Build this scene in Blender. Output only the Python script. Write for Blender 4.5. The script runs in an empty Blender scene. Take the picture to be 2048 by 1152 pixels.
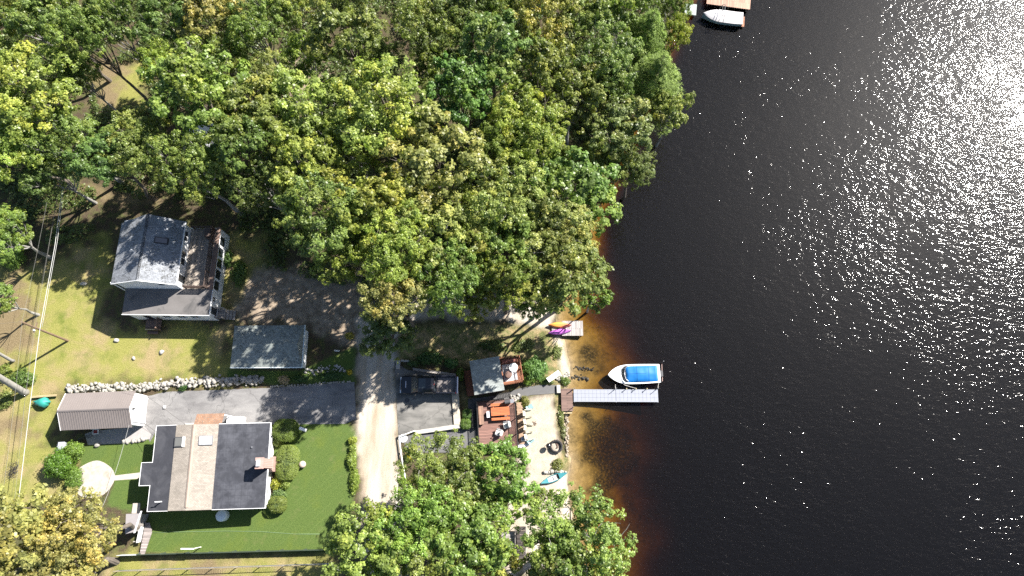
import bpy, bmesh, math, random
import numpy as np
from mathutils import Vector, Matrix

random.seed(7)
rng = np.random.default_rng(7)
S = bpy.context.scene
COL = S.collection
R = math.radians

# ------------------------------------------------------------------ camera, sky, sun, exposure
TH, H, FPX = R(15.7), 72.0, 1365.0
cam_d = bpy.data.cameras.new("camera")
cam_d.sensor_width = 36.0
cam_d.lens = 36.0 * FPX / 2048.0
cam_d.clip_start = 0.5
cam_d.clip_end = 3000.0
cam = bpy.data.objects.new("camera", cam_d)
COL.objects.link(cam)
cam.location = (0, 0, H)
cam.rotation_euler = (TH, 0, 0)
S.camera = cam

SUN_EL = R(42.3)
SUN_DIR = Vector((0.80 * math.cos(SUN_EL), 0.60 * math.cos(SUN_EL), math.sin(SUN_EL)))
W = bpy.data.worlds.new("World")
S.world = W
W.use_nodes = True
wt = W.node_tree
sky = wt.nodes.new("ShaderNodeTexSky")
W.cycles.sampling_method = "NONE"
sky.sky_type = 'NISHITA'
sky.sun_disc = False
sky.ozone_density = 1.7
sky.sun_elevation = SUN_EL
sky.sun_rotation = math.atan2(SUN_DIR.x, SUN_DIR.y)
bg = wt.nodes["Background"]
bg.inputs["Strength"].default_value = 0.06
wt.links.new(sky.outputs[0], bg.inputs[0])

sun_d = bpy.data.lights.new("sun", 'SUN')
sun_d.energy = 5.0
sun_d.angle = R(0.5)
sun_d.color = (1.0, 0.955, 0.89)
sun = bpy.data.objects.new("sun", sun_d)
COL.objects.link(sun)
sun.rotation_euler = SUN_DIR.to_track_quat('Z', 'Y').to_euler()
sun.location = (60, 45, 90)

S.view_settings.view_transform = 'Standard'
S.view_settings.look = 'None'
S.view_settings.exposure = 1.40
S.view_settings.gamma = 1.0
S.view_settings.use_curve_mapping = False
S.cycles.max_bounces = 6
S.cycles.transparent_max_bounces = 12
S.cycles.use_denoising = False
S.cycles.use_adaptive_sampling = False
S.cycles.sample_clamp_indirect = 6.0
S.cycles.caustics_reflective = False
S.cycles.caustics_refractive = False


def at(u, v, z=0.0):
    """point of the place at height z that the photograph shows at pixel (u, v) of 2048x1152"""
    x = (u - 1024.0) / FPX
    y = (576.0 - v) / FPX
    d = (x, y * math.cos(TH) + math.sin(TH), y * math.sin(TH) - math.cos(TH))
    t = (H - z) / -d[2]
    return Vector((d[0] * t, d[1] * t, z))


def xy(u, v, z=0.0):
    p = at(u, v, z)
    return (p.x, p.y)


# ------------------------------------------------------------------ terrain
WATER_Z = -0.9
SHORE = [(5.3, -300), (5.4, -60)] + [xy(u, v, WATER_Z) for u, v in [
    (1143, 1152), (1146, 1060), (1139, 1000), (1134, 960), (1138, 930), (1131, 880), (1129, 835), (1131, 770),
    (1139, 742), (1130, 700), (1121, 672), (1112, 640), (1118, 600), (1150, 550), (1172, 480), (1180, 430),
    (1210, 370), (1236, 310), (1262, 250), (1297, 180), (1318, 120), (1340, 60), (1368, 0)]] + [(23, 60), (24, 90), (26, 400)]
SHORE = np.array(SHORE)


def shore_dist(x, y):
    """signed distance to the waterline, positive on land"""
    x = np.asarray(x, float); y = np.asarray(y, float)
    best = np.full(x.shape, 1e9)
    xs = np.interp(y, SHORE[:, 1], SHORE[:, 0])
    for (ax, ay), (bx, by) in zip(SHORE[:-1], SHORE[1:]):
        dx, dy = bx - ax, by - ay
        t = np.clip(((x - ax) * dx + (y - ay) * dy) / (dx * dx + dy * dy), 0, 1)
        best = np.minimum(best, np.hypot(x - ax - t * dx, y - ay - t * dy))
    return np.where(x < xs, best, -best)


D_K = [-60, -30, -15, -9, -5, -2.2, 0, 0.6, 1.6, 8.0, 17.0]
Z_K = [-6.5, -5.0, -3.9, -2.9, -1.75, -1.17, -0.9, -0.72, -0.6, -0.6, 0.0]


def gz(x, y):
    return np.interp(shore_dist(x, y), D_K, Z_K)


def g(x, y):
    return float(gz(np.array([x]), np.array([y]))[0])


def vnoise(x, y, s, seed):
    r = np.random.default_rng(seed)
    N = 256
    t = r.random((N, N))
    fx, fy = np.asarray(x) / s, np.asarray(y) / s
    ix, iy = np.floor(fx).astype(int), np.floor(fy).astype(int)
    ax, ay = fx - ix, fy - iy
    ax, ay = ax * ax * (3 - 2 * ax), ay * ay * (3 - 2 * ay)
    a, b = t[ix % N, iy % N], t[(ix + 1) % N, iy % N]
    c, d = t[ix % N, (iy + 1) % N], t[(ix + 1) % N, (iy + 1) % N]
    return (a * (1 - ax) + b * ax) * (1 - ay) + (c * (1 - ax) + d * ax) * ay


# ------------------------------------------------------------------ material helpers
def new_mat(name):
    m = bpy.data.materials.new(name)
    m.use_nodes = True
    nt = m.node_tree
    return m, nt, nt.nodes["Principled BSDF"]


def N(nt, kind, **kw):
    n = nt.nodes.new(kind)
    for k, v in kw.items():
        if k in n.inputs:
            n.inputs[k].default_value = v
        else:
            setattr(n, k, v)
    return n


def rgba(c):
    return (c[0], c[1], c[2], 1.0)


def coords(nt, scale=(1, 1, 1), rot=0.0, world=False):
    mp = N(nt, "ShaderNodeMapping")
    mp.inputs["Scale"].default_value = scale
    mp.inputs["Rotation"].default_value = (0, 0, rot)
    if world:
        gn = N(nt, "ShaderNodeNewGeometry")
        nt.links.new(gn.outputs["Position"], mp.inputs[0])
    else:
        tc = N(nt, "ShaderNodeTexCoord")
        nt.links.new(tc.outputs["Object"], mp.inputs[0])
    return mp.outputs[0]


def noise(nt, vec, scale, detail=4, rough=0.6, dist=0.0):
    n = N(nt, "ShaderNodeTexNoise")
    n.inputs["Scale"].default_value = scale
    n.inputs["Detail"].default_value = detail
    n.inputs["Roughness"].default_value = rough
    n.inputs["Distortion"].default_value = dist
    nt.links.new(vec, n.inputs["Vector"])
    return n.outputs["Fac"]


def ramp(nt, fac, stops, interp='LINEAR'):
    r = N(nt, "ShaderNodeValToRGB")
    r.color_ramp.interpolation = interp
    el = r.color_ramp.elements
    while len(el) < len(stops):
        el.new(0.5)
    for e, (p, c) in zip(el, stops):
        e.position = p
        e.color = rgba(c) if len(c) == 3 else c
    nt.links.new(fac, r.inputs[0])
    return r.outputs[0]


def mix(nt, fac, a, b, blend='MIX'):
    m = N(nt, "ShaderNodeMix", data_type='RGBA', blend_type=blend)
    for sock, val in ((0, fac), (6, a), (7, b)):
        if isinstance(val, bpy.types.NodeSocket):
            nt.links.new(val, m.inputs[sock])
        elif sock == 0:
            m.inputs[0].default_value = val
        else:
            m.inputs[sock].default_value = rgba(val)
    return m.outputs[2]


def bump(nt, bsdf, height, strength=0.3, dist=0.02):
    b = N(nt, "ShaderNodeBump")
    b.inputs["Strength"].default_value = strength
    b.inputs["Distance"].default_value = dist
    nt.links.new(height, b.inputs["Height"])
    nt.links.new(b.outputs[0], bsdf.inputs["Normal"])


MATS = {}


def pm(name, col, rough=0.7, var=0.18, scale=2.0, fine=18.0, metal=0.0, spec=0.4, bmp=0.25, stain=None, stain_amt=0.5,
       stain_scale=1.2):
    """painted / cast / plain surface with uneven tone, optional stains"""
    if name in MATS:
        return MATS[name]
    m, nt, b = new_mat(name)
    v = coords(nt)
    lo = [max(0, c * (1 - var)) for c in col]
    hi = [min(1, c * (1 + var)) for c in col]
    c1 = ramp(nt, noise(nt, v, scale, 5), [(0.3, lo), (0.7, hi)])
    c2 = mix(nt, 0.35, c1, ramp(nt, noise(nt, v, fine, 3), [(0.35, lo), (0.65, hi)]))
    if stain is not None:
        f = ramp(nt, noise(nt, v, stain_scale, 6, 0.7, 0.6), [(0.5, (0, 0, 0)), (0.68, (stain_amt,) * 3)])
        c2 = mix(nt, f, c2, stain)
    nt.links.new(c2, b.inputs["Base Color"])
    b.inputs["Roughness"].default_value = rough
    b.inputs["Metallic"].default_value = metal
    b.inputs["Specular IOR Level"].default_value = spec
    if bmp:
        bump(nt, b, noise(nt, v, fine, 3), bmp, 0.01)
    MATS[name] = m
    return m


def planks(name, col, width=0.14, length=3.0, rot=0.0, var=0.25, gap=(0.03, 0.02, 0.02), rough=0.75, mortar=0.012):
    """boards running along local X (rot=0) or Y (rot=90)"""
    if name in MATS:
        return MATS[name]
    m, nt, b = new_mat(name)
    v = coords(nt, rot=rot)
    br = N(nt, "ShaderNodeTexBrick")
    br.offset = 0.37
    br.inputs["Scale"].default_value = 1.0
    br.inputs["Brick Width"].default_value = length
    br.inputs["Row Height"].default_value = width
    br.inputs["Mortar Size"].default_value = mortar
    br.inputs["Mortar Smooth"].default_value = 0.1
    br.inputs["Color1"].default_value = rgba([c * (1 - var) for c in col])
    br.inputs["Color2"].default_value = rgba([min(1, c * (1 + var)) for c in col])
    br.inputs["Mortar"].default_value = rgba(gap)
    nt.links.new(v, br.inputs["Vector"])
    v2 = coords(nt, (1.5, 14, 8) if abs(rot) < 0.1 else (14, 1.5, 8))
    c = mix(nt, 0.45, br.outputs["Color"], ramp(nt, noise(nt, v2, 1.6, 5), [(0.3, (0.35,) * 3), (0.7, (1.0,) * 3)]), 'MULTIPLY')
    nt.links.new(c, b.inputs["Base Color"])
    b.inputs["Roughness"].default_value = rough
    bump(nt, b, br.outputs["Fac"], -0.5, 0.01)
    MATS[name] = m
    return m


def shingles(name, col, var=0.3, w=0.3, h=0.14, moss=None, moss_amt=0.7, grit=0.25):
    if name in MATS:
        return MATS[name]
    m, nt, b = new_mat(name)
    v = coords(nt)
    br = N(nt, "ShaderNodeTexBrick")
    br.inputs["Scale"].default_value = 1.0
    br.inputs["Brick Width"].default_value = w
    br.inputs["Row Height"].default_value = h
    br.inputs["Mortar Size"].default_value = 0.008
    br.inputs["Color1"].default_value = rgba([c * (1 - var) for c in col])
    br.inputs["Color2"].default_value = rgba([min(1, c * (1 + var)) for c in col])
    br.inputs["Mortar"].default_value = rgba([c * 0.45 for c in col])
    nt.links.new(v, br.inputs["Vector"])
    c = mix(nt, 0.5, br.outputs["Color"], ramp(nt, noise(nt, v, 0.9, 6, 0.7), [(0.3, (0.55,) * 3), (0.65, (1.1,) * 3)]), 'MULTIPLY')
    c = mix(nt, grit, c, ramp(nt, noise(nt, v, 30, 2), [(0.35, (0.4,) * 3), (0.65, (1.3,) * 3)]), 'MULTIPLY')
    if moss is not None:
        f = ramp(nt, noise(nt, v, 7.0, 4, 0.7), [(0.50, (0, 0, 0)), (0.58, (1, 1, 1))])
        f2 = ramp(nt, noise(nt, v, 0.6, 4), [(0.40, (0, 0, 0)), (0.58, (moss_amt,) * 3)])
        c = mix(nt, mix(nt, 1.0, f, f2, 'MULTIPLY'), c, moss)
    nt.links.new(c, b.inputs["Base Color"])
    b.inputs["Roughness"].default_value = 0.85
    bump(nt, b, br.outputs["Fac"], -0.4, 0.012)
    MATS[name] = m
    return m


# ------------------------------------------------------------------ mesh builder
class MB:
    def __init__(self):
        self.v, self.f = [], []

    def add(self, verts, faces):
        o = len(self.v)
        self.v += [tuple(p) for p in verts]
        self.f += [tuple(i + o for i in q) for q in faces]
        return self

    def box(self, x0, x1, y0, y1, z0, z1, taper=0.0):
        t = taper
        self.add([(x0, y0, z0), (x1, y0, z0), (x1, y1, z0), (x0, y1, z0),
                  (x0 + t, y0 + t, z1), (x1 - t, y0 + t, z1), (x1 - t, y1 - t, z1), (x0 + t, y1 - t, z1)],
                 [(3, 2, 1, 0), (4, 5, 6, 7), (0, 1, 5, 4), (1, 2, 6, 5), (2, 3, 7, 6), (3, 0, 4, 7)])
        return self

    def bbox(self, c, size, rot=0.0, tilt=0.0, bev=0.0):
        """box centred on c, turned by rot about Z and tilt about its own X, with bevelled edges"""
        bm = bmesh.new()
        bmesh.ops.create_cube(bm, size=1.0)
        for q in bm.verts:
            q.co = Vector((q.co.x * size[0], q.co.y * size[1], q.co.z * size[2]))
        if bev:
            bmesh.ops.bevel(bm, geom=list(bm.edges), offset=bev, segments=2, affect='EDGES', profile=0.5)
        M = Matrix.Translation(c) @ Matrix.Rotation(rot, 4, 'Z') @ Matrix.Rotation(tilt, 4, 'X')
        bm.transform(M)
        self.from_bm(bm)
        return self

    def from_bm(self, bm):
        bm.verts.index_update()
        self.add([v.co[:] for v in bm.verts], [[v.index for v in f.verts] for f in bm.faces])
        bm.free()
        return self

    def prism(self, pts, z0, z1):
        """pts counter-clockwise; z0/z1 a number or a list"""
        n = len(pts)
        a = z0 if hasattr(z0, '__len__') else [z0] * n
        b = z1 if hasattr(z1, '__len__') else [z1] * n
        if sum(pts[i][0] * pts[(i + 1) % n][1] - pts[(i + 1) % n][0] * pts[i][1] for i in range(n)) < 0:
            pts, a, b = pts[::-1], a[::-1], b[::-1]
        vs = [(p[0], p[1], a[i]) for i, p in enumerate(pts)] + [(p[0], p[1], b[i]) for i, p in enumerate(pts)]
        fs = [tuple(range(n - 1, -1, -1)), tuple(range(n, 2 * n))]
        fs += [(i, (i + 1) % n, n + (i + 1) % n, n + i) for i in range(n)]
        return self.add(vs, fs)

    def slab(self, top, thick):
        """top: 3D polygon (counter-clockwise from above) thickened downwards"""
        n = len(top)
        if sum(top[i][0] * top[(i + 1) % n][1] - top[(i + 1) % n][0] * top[i][1] for i in range(n)) < 0:
            top = top[::-1]
        vs = [tuple(p) for p in top] + [(p[0], p[1], p[2] - thick) for p in top]
        fs = [tuple(range(n)), tuple(range(2 * n - 1, n - 1, -1))]
        fs += [(n + i, n + (i + 1) % n, (i + 1) % n, i) for i in range(n)]
        return self.add(vs, fs)

    def tube(self, path, rad, n=8, cap=True):
        path = [Vector(p) for p in path]
        rs = rad if hasattr(rad, '__len__') else [rad] * len(path)
        vs, fs = [], []
        up = Vector((0.13, 0.21, 0.97))
        for i, p in enumerate(path):
            t = (path[min(i + 1, len(path) - 1)] - path[max(i - 1, 0)]).normalized()
            if abs(t.dot(up)) > 0.95:
                a = t.cross(Vector((1, 0, 0))).normalized()
            else:
                a = t.cross(up).normalized()
            b = t.cross(a)
            for k in range(n):
                an = 2 * math.pi * k / n
                vs.append(p + (a * math.cos(an) + b * math.sin(an)) * rs[i])
        for i in range(len(path) - 1):
            for k in range(n):
                k2 = (k + 1) % n
                fs.append((i * n + k, (i + 1) * n + k, (i + 1) * n + k2, i * n + k2))
        if cap:
            fs.append(tuple(range(n)))
            fs.append(tuple(range(len(path) * n - 1, (len(path) - 1) * n - 1, -1)))
        return self.add(vs, fs)

    def lathe(self, prof, n=24, c=(0, 0, 0), sx=1.0, sy=1.0):
        """prof: (radius, z) from bottom to top"""
        vs, fs = [], []
        for r_, z in prof:
            for k in range(n):
                an = 2 * math.pi * k / n
                vs.append((c[0] + r_ * math.cos(an) * sx, c[1] + r_ * math.sin(an) * sy, c[2] + z))
        for i in range(len(prof) - 1):
            for k in range(n):
                k2 = (k + 1) % n
                fs.append((i * n + k, i * n + k2, (i + 1) * n + k2, (i + 1) * n + k))
        fs.append(tuple(range(n - 1, -1, -1)))
        fs.append(tuple(range((len(prof) - 1) * n, len(prof) * n)))
        return self.add(vs, fs)

    def stone(self, c, r_, sq=0.7, seed=None, sub=2):
        bm = bmesh.new()
        bmesh.ops.create_icosphere(bm, subdivisions=sub, radius=1.0)
        q = random.Random(seed if seed is not None else random.random())
        ph = [q.uniform(0, 6.28) for _ in range(6)]
        sx, sy = r_ * q.uniform(0.8, 1.25), r_ * q.uniform(0.75, 1.15)
        rot = q.uniform(0, 6.28)
        for v in bm.verts:
            n = v.co.normalized()
            k = 1 + 0.13 * math.sin(3.1 * n.x + ph[0]) + 0.12 * math.sin(3.7 * n.y + ph[1]) + 0.1 * math.sin(4.3 * n.z + ph[2] + 2 * n.x)
            x, y = n.x * sx * k, n.y * sy * k
            v.co = Vector((x * math.cos(rot) - y * math.sin(rot) + c[0], x * math.sin(rot) + y * math.cos(rot) + c[1], n.z * r_ * sq * k + c[2]))
        return self.from_bm(bm)

    def build(self, name, mat, parent=None, smooth=False, loc=None):
        me = bpy.data.meshes.new(name)
        me.from_pydata(self.v, [], self.f)
        if mat is not None:
            me.materials.append(mat)
        if smooth:
            me.polygons.foreach_set("use_smooth", [True] * len(me.polygons))
        me.update()
        o = bpy.data.objects.new(name, me)
        COL.objects.link(o)
        if parent is not None:
            o.parent = parent
        if loc is not None:
            o.location = loc
        return o


def tag(o, label=None, cat=None, group=None, kind=None):
    if label: o['label'] = label
    if cat: o['category'] = cat
    if group: o['group'] = group
    if kind: o['kind'] = kind
    return o


def thing(name, label, cat, loc=(0, 0, 0), rz=0.0, group=None):
    o = bpy.data.objects.new(name, None)
    o.empty_display_size = 0.3
    COL.objects.link(o)
    o.location = loc
    o.rotation_euler = (0, 0, rz)
    return tag(o, label, cat, group)


def copy_tree(o, parent=None):
    c = o.copy()
    COL.objects.link(c)
    if parent is not None:
        c.parent = parent
    for ch in [k for k in bpy.data.objects if k.parent == o]:
        copy_tree(ch, c)
    return c


def copy_thing(o, label, loc, rz=None, scale=None):
    c = copy_tree(o)
    c.location = loc
    if rz is not None: c.rotation_euler = (0, 0, rz)
    if scale is not None: c.scale = scale if hasattr(scale, '__len__') else (scale,) * 3
    c['label'] = label
    return c


def loc_of(o, p):
    """world point -> the thing's own frame"""
    M = Matrix.Translation(o.location) @ o.rotation_euler.to_matrix().to_4x4()
    return M.inverted() @ Vector(p)


# ------------------------------------------------------------------ common materials
M_white = pm("white_paint", (0.78, 0.78, 0.76), 0.6, 0.06, stain=(0.45, 0.43, 0.38), stain_amt=0.35)
M_trim = pm("white_trim", (0.8, 0.8, 0.8), 0.5, 0.04)
M_glass = pm("window_glass", (0.02, 0.025, 0.03), 0.08, 0.1, spec=0.8, bmp=0)
M_black = pm("black_metal", (0.02, 0.02, 0.022), 0.45, 0.2, bmp=0.1)
M_dgrey = pm("dark_grey", (0.07, 0.07, 0.075), 0.6, 0.2)
M_grey = pm("grey_metal", (0.35, 0.36, 0.38), 0.4, 0.1, metal=0.6)
def each(name, mat, parent, boxes):
    for b in boxes:
        MB().box(*b).build(name, mat, parent)


M_conc = pm("concrete", (0.42, 0.40, 0.37), 0.9, 0.14, 1.5, 25, stain=(0.22, 0.2, 0.17), stain_amt=0.5)
M_stone = pm("field_stone", (0.40, 0.38, 0.35), 0.9, 0.35, 2.5, 12, stain=(0.16, 0.15, 0.12), bmp=0.5)
M_bark = pm("bark", (0.13, 0.11, 0.09), 0.95, 0.35, 3, 14, bmp=0.8)
M_greybark = pm("grey_bark", (0.27, 0.26, 0.24), 0.95, 0.3, 3, 14, bmp=0.8)
M_deckred = planks("red_brown_deck_boards", (0.27, 0.145, 0.115), 0.15, 4.0)
M_cedar = planks("cedar_boards", (0.42, 0.17, 0.09), 0.12, 3.0)
M_greywood = planks("weathered_boards", (0.36, 0.33, 0.30), 0.14, 3.0)
M_brownwood = planks("brown_boards", (0.20, 0.13, 0.10), 0.14, 3.0)
M_tanwood = planks("tan_timber", (0.50, 0.40, 0.22), 0.2, 4.0, var=0.12)

# ------------------------------------------------------------------ ground: one sheet to far beyond the frame
def poly_dist(px, py, poly):
    """signed distance to a polygon, positive inside"""
    best = np.full(px.shape, 1e9)
    ins = np.zeros(px.shape, bool)
    n = len(poly)
    for i in range(n):
        ax, ay = poly[i]; bx, by = poly[(i + 1) % n]
        dx, dy = bx - ax, by - ay
        t = np.clip(((px - ax) * dx + (py - ay) * dy) / (dx * dx + dy * dy + 1e-9), 0, 1)
        best = np.minimum(best, np.hypot(px - ax - t * dx, py - ay - t * dy))
        if abs(dy) > 1e-9:
            c = ((ay > py) != (by > py)) & (px < dx * (py - ay) / dy + ax)
            ins ^= c
    return np.where(ins, best, -best)


def pxpoly(pts, z=0.0):
    return [xy(u, v, z) for u, v in pts]


ZONES = {
    'dry': [pxpoly([(-60, 560), (110, 520), (205, 470), (228, 560), (190, 640), (240, 655), (462, 650), (450, 768), (330, 762), (130, 775), (100, 870),
                    (160, 900), (150, 960), (100, 1010), (-60, 1010)]),
            pxpoly([(240, 1108), (660, 1100), (660, 1180), (200, 1180)]),
            pxpoly([(185, 150), (290, 120), (295, 215), (205, 215)]),
            pxpoly([(440, 470), (530, 470), (530, 600), (440, 620)])],
    'lush': [pxpoly([(545, 846), (690, 842), (712, 862), (716, 900), (706, 1000), (690, 1104), (280, 1107), (296, 1060), (300, 1000), (550, 1010)]),
             pxpoly([(160, 893), (240, 884), (312, 868), (312, 1010), (262, 1024), (215, 1010), (230, 955), (160, 930)]),
             pxpoly([(455, 740), (600, 742), (712, 690), (712, 766), (560, 768), (455, 764)])],
    'bank': [pxpoly([(800, 655), (1000, 645), (1100, 655), (1060, 730), (940, 730), (800, 720)], -0.4),
             pxpoly([(1000, 680), (1105, 660), (1130, 740), (1140, 770), (1040, 770), (1050, 700)], -0.6),
             pxpoly([(1108, 790), (1136, 790), (1134, 850), (1124, 870), (1110, 850)], -0.6),
             pxpoly([(1108, 905), (1132, 912), (1130, 940), (1108, 942)], -0.6),
             pxpoly([(1055, 800), (1064, 800), (1064, 828), (1050, 822)], -0.6),
             pxpoly([(922, 770), (948, 800), (950, 850), (924, 850)], -0.4)],
    'dirt': [pxpoly([(714, 640), (712, 850), (724, 960), (735, 1180), (815, 1180), (800, 960), (797, 860), (790, 780), (788, 700), (800, 640),
                     (870, 635), (1010, 640), (1098, 652), (1112, 615), (1060, 590), (900, 585), (800, 600), (780, 590)]),
             pxpoly([(1060, 940), (1140, 950), (1146, 1080), (1060, 1152), (1000, 1152), (1010, 960)], -0.6)],
    'weed': [pxpoly([(1166, 832), (1245, 828), (1280, 890), (1255, 975), (1190, 1010), (1172, 930)], -1.3),
             pxpoly([(1156, 690), (1182, 680), (1204, 722), (1215, 748), (1180, 742), (1163, 725)], -1.2)],
    'earth': [pxpoly([(470, 600), (520, 540), (600, 540), (728, 555), (728, 700), (620, 655), (480, 640)]),
              pxpoly([(560, 120), (640, 110), (680, 170), (560, 190)])],
    'sand': [pxpoly([(1058, 796), (1106, 792), (1112, 850), (1120, 900), (1110, 940), (1070, 945), (1030, 930), (1040, 880), (1058, 870)], -0.6),
             pxpoly([(1060, 935), (1108, 945), (1138, 955), (1142, 1000), (1100, 1060), (1040, 1060), (1040, 960)], -0.6),
             pxpoly([(1118, 668), (1126, 690), (1140, 745), (1132, 772), (1124, 745), (1110, 680)], -0.6)],
    'litter': [pxpoly([(180, 140), (250, 120), (245, 175), (225, 220), (195, 215)]),
               pxpoly([(-60, 560), (60, 560), (60, 700), (0, 720), (0, 820), (60, 830), (60, 870), (-60, 870)]),
               pxpoly([(380, 1120), (450, 1120), (450, 1180), (380, 1180)]),
               pxpoly([(160, 380), (330, 380), (330, 410), (160, 400)])],
}


def smooth(a, lo, hi):
    t = np.clip((a - lo) / (hi - lo), 0, 1)
    return t * t * (3 - 2 * t)


def axis(lo, hi, step, far):
    core = list(np.arange(lo, hi, step))
    out, s = [hi], step
    while out[-1] < far:
        s *= 1.35; out.append(out[-1] + s)
    inn, s = [lo - step], step
    while inn[-1] > -far:
        s *= 1.35; inn.append(inn[-1] - s)
    return np.array(inn[::-1] + core + out)


gx, gy = axis(-66, 26, 0.25, 900), axis(-18, 62, 0.25, 900)
GX, GY = np.meshgrid(gx, gy)
nx, ny = len(gx), len(gy)
px, py = GX.ravel(), GY.ravel()
jit = (vnoise(px, py, 1.1, 1) - 0.5) * 1.4 + (vnoise(px, py, 0.45, 2) - 0.5) * 0.8
sd = shore_dist(px, py)
sdz = np.where(sd < 0, sd * np.interp(py, [-20, 16, 20, 30], [0.72, 0.8, 1.0, 3.0]), sd)
pz = np.interp(sdz + np.where(np.abs(sd) < 1.2, 0.25 * jit, 0), D_K, Z_K)
pz = pz + np.where((sd < -1.0), (vnoise(px, py, 3.0, 3) - 0.5) * 0.5 * np.clip((-sd - 1.0) / 4, 0, 1), 0)
wgt = {}
SOFT = {'dry': 1.3, 'lush': 0.12, 'bank': 0.5, 'dirt': 0.45, 'sand': 0.35, 'litter': 1.2, 'earth': 1.0, 'weed': 0.9}
JIT = {'dry': 1.5, 'lush': 0.12, 'bank': 0.5, 'dirt': 0.5, 'sand': 0.25, 'litter': 1.5, 'earth': 1.2, 'weed': 1.3}
for k, polys in ZONES.items():
    w = np.zeros(px.shape)
    for p in polys:
        d = poly_dist(px, py, p) + jit * JIT[k]
        w = np.maximum(w, smooth(d, -SOFT[k], SOFT[k]))
    wgt[k] = w
rock = smooth(-sd, -0.1, 0.35)          # lake bed and wet edge
me = bpy.data.meshes.new("ground")
vs = np.stack([px, py, pz], 1).astype(np.float32)
ii = (np.arange(ny - 1)[:, None] * nx + np.arange(nx - 1)[None, :]).ravel()
quads = np.stack([ii, ii + 1, ii + nx + 1, ii + nx], 1).astype(np.int32)
me.vertices.add(len(vs)); me.vertices.foreach_set("co", vs.ravel())
me.loops.add(quads.size); me.loops.foreach_set("vertex_index", quads.ravel())
me.polygons.add(len(quads)); me.polygons.foreach_set("loop_start", np.arange(len(quads), dtype=np.int32) * 4)
me.update(calc_edges=True)
me.polygons.foreach_set("use_smooth", [True] * len(quads))
for k, w in list(wgt.items()) + [('bed', rock)]:
    at_ = me.attributes.new("zone_" + k, 'FLOAT', 'POINT')
    at_.data.foreach_set("value", w.astype(np.float32))


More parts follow.
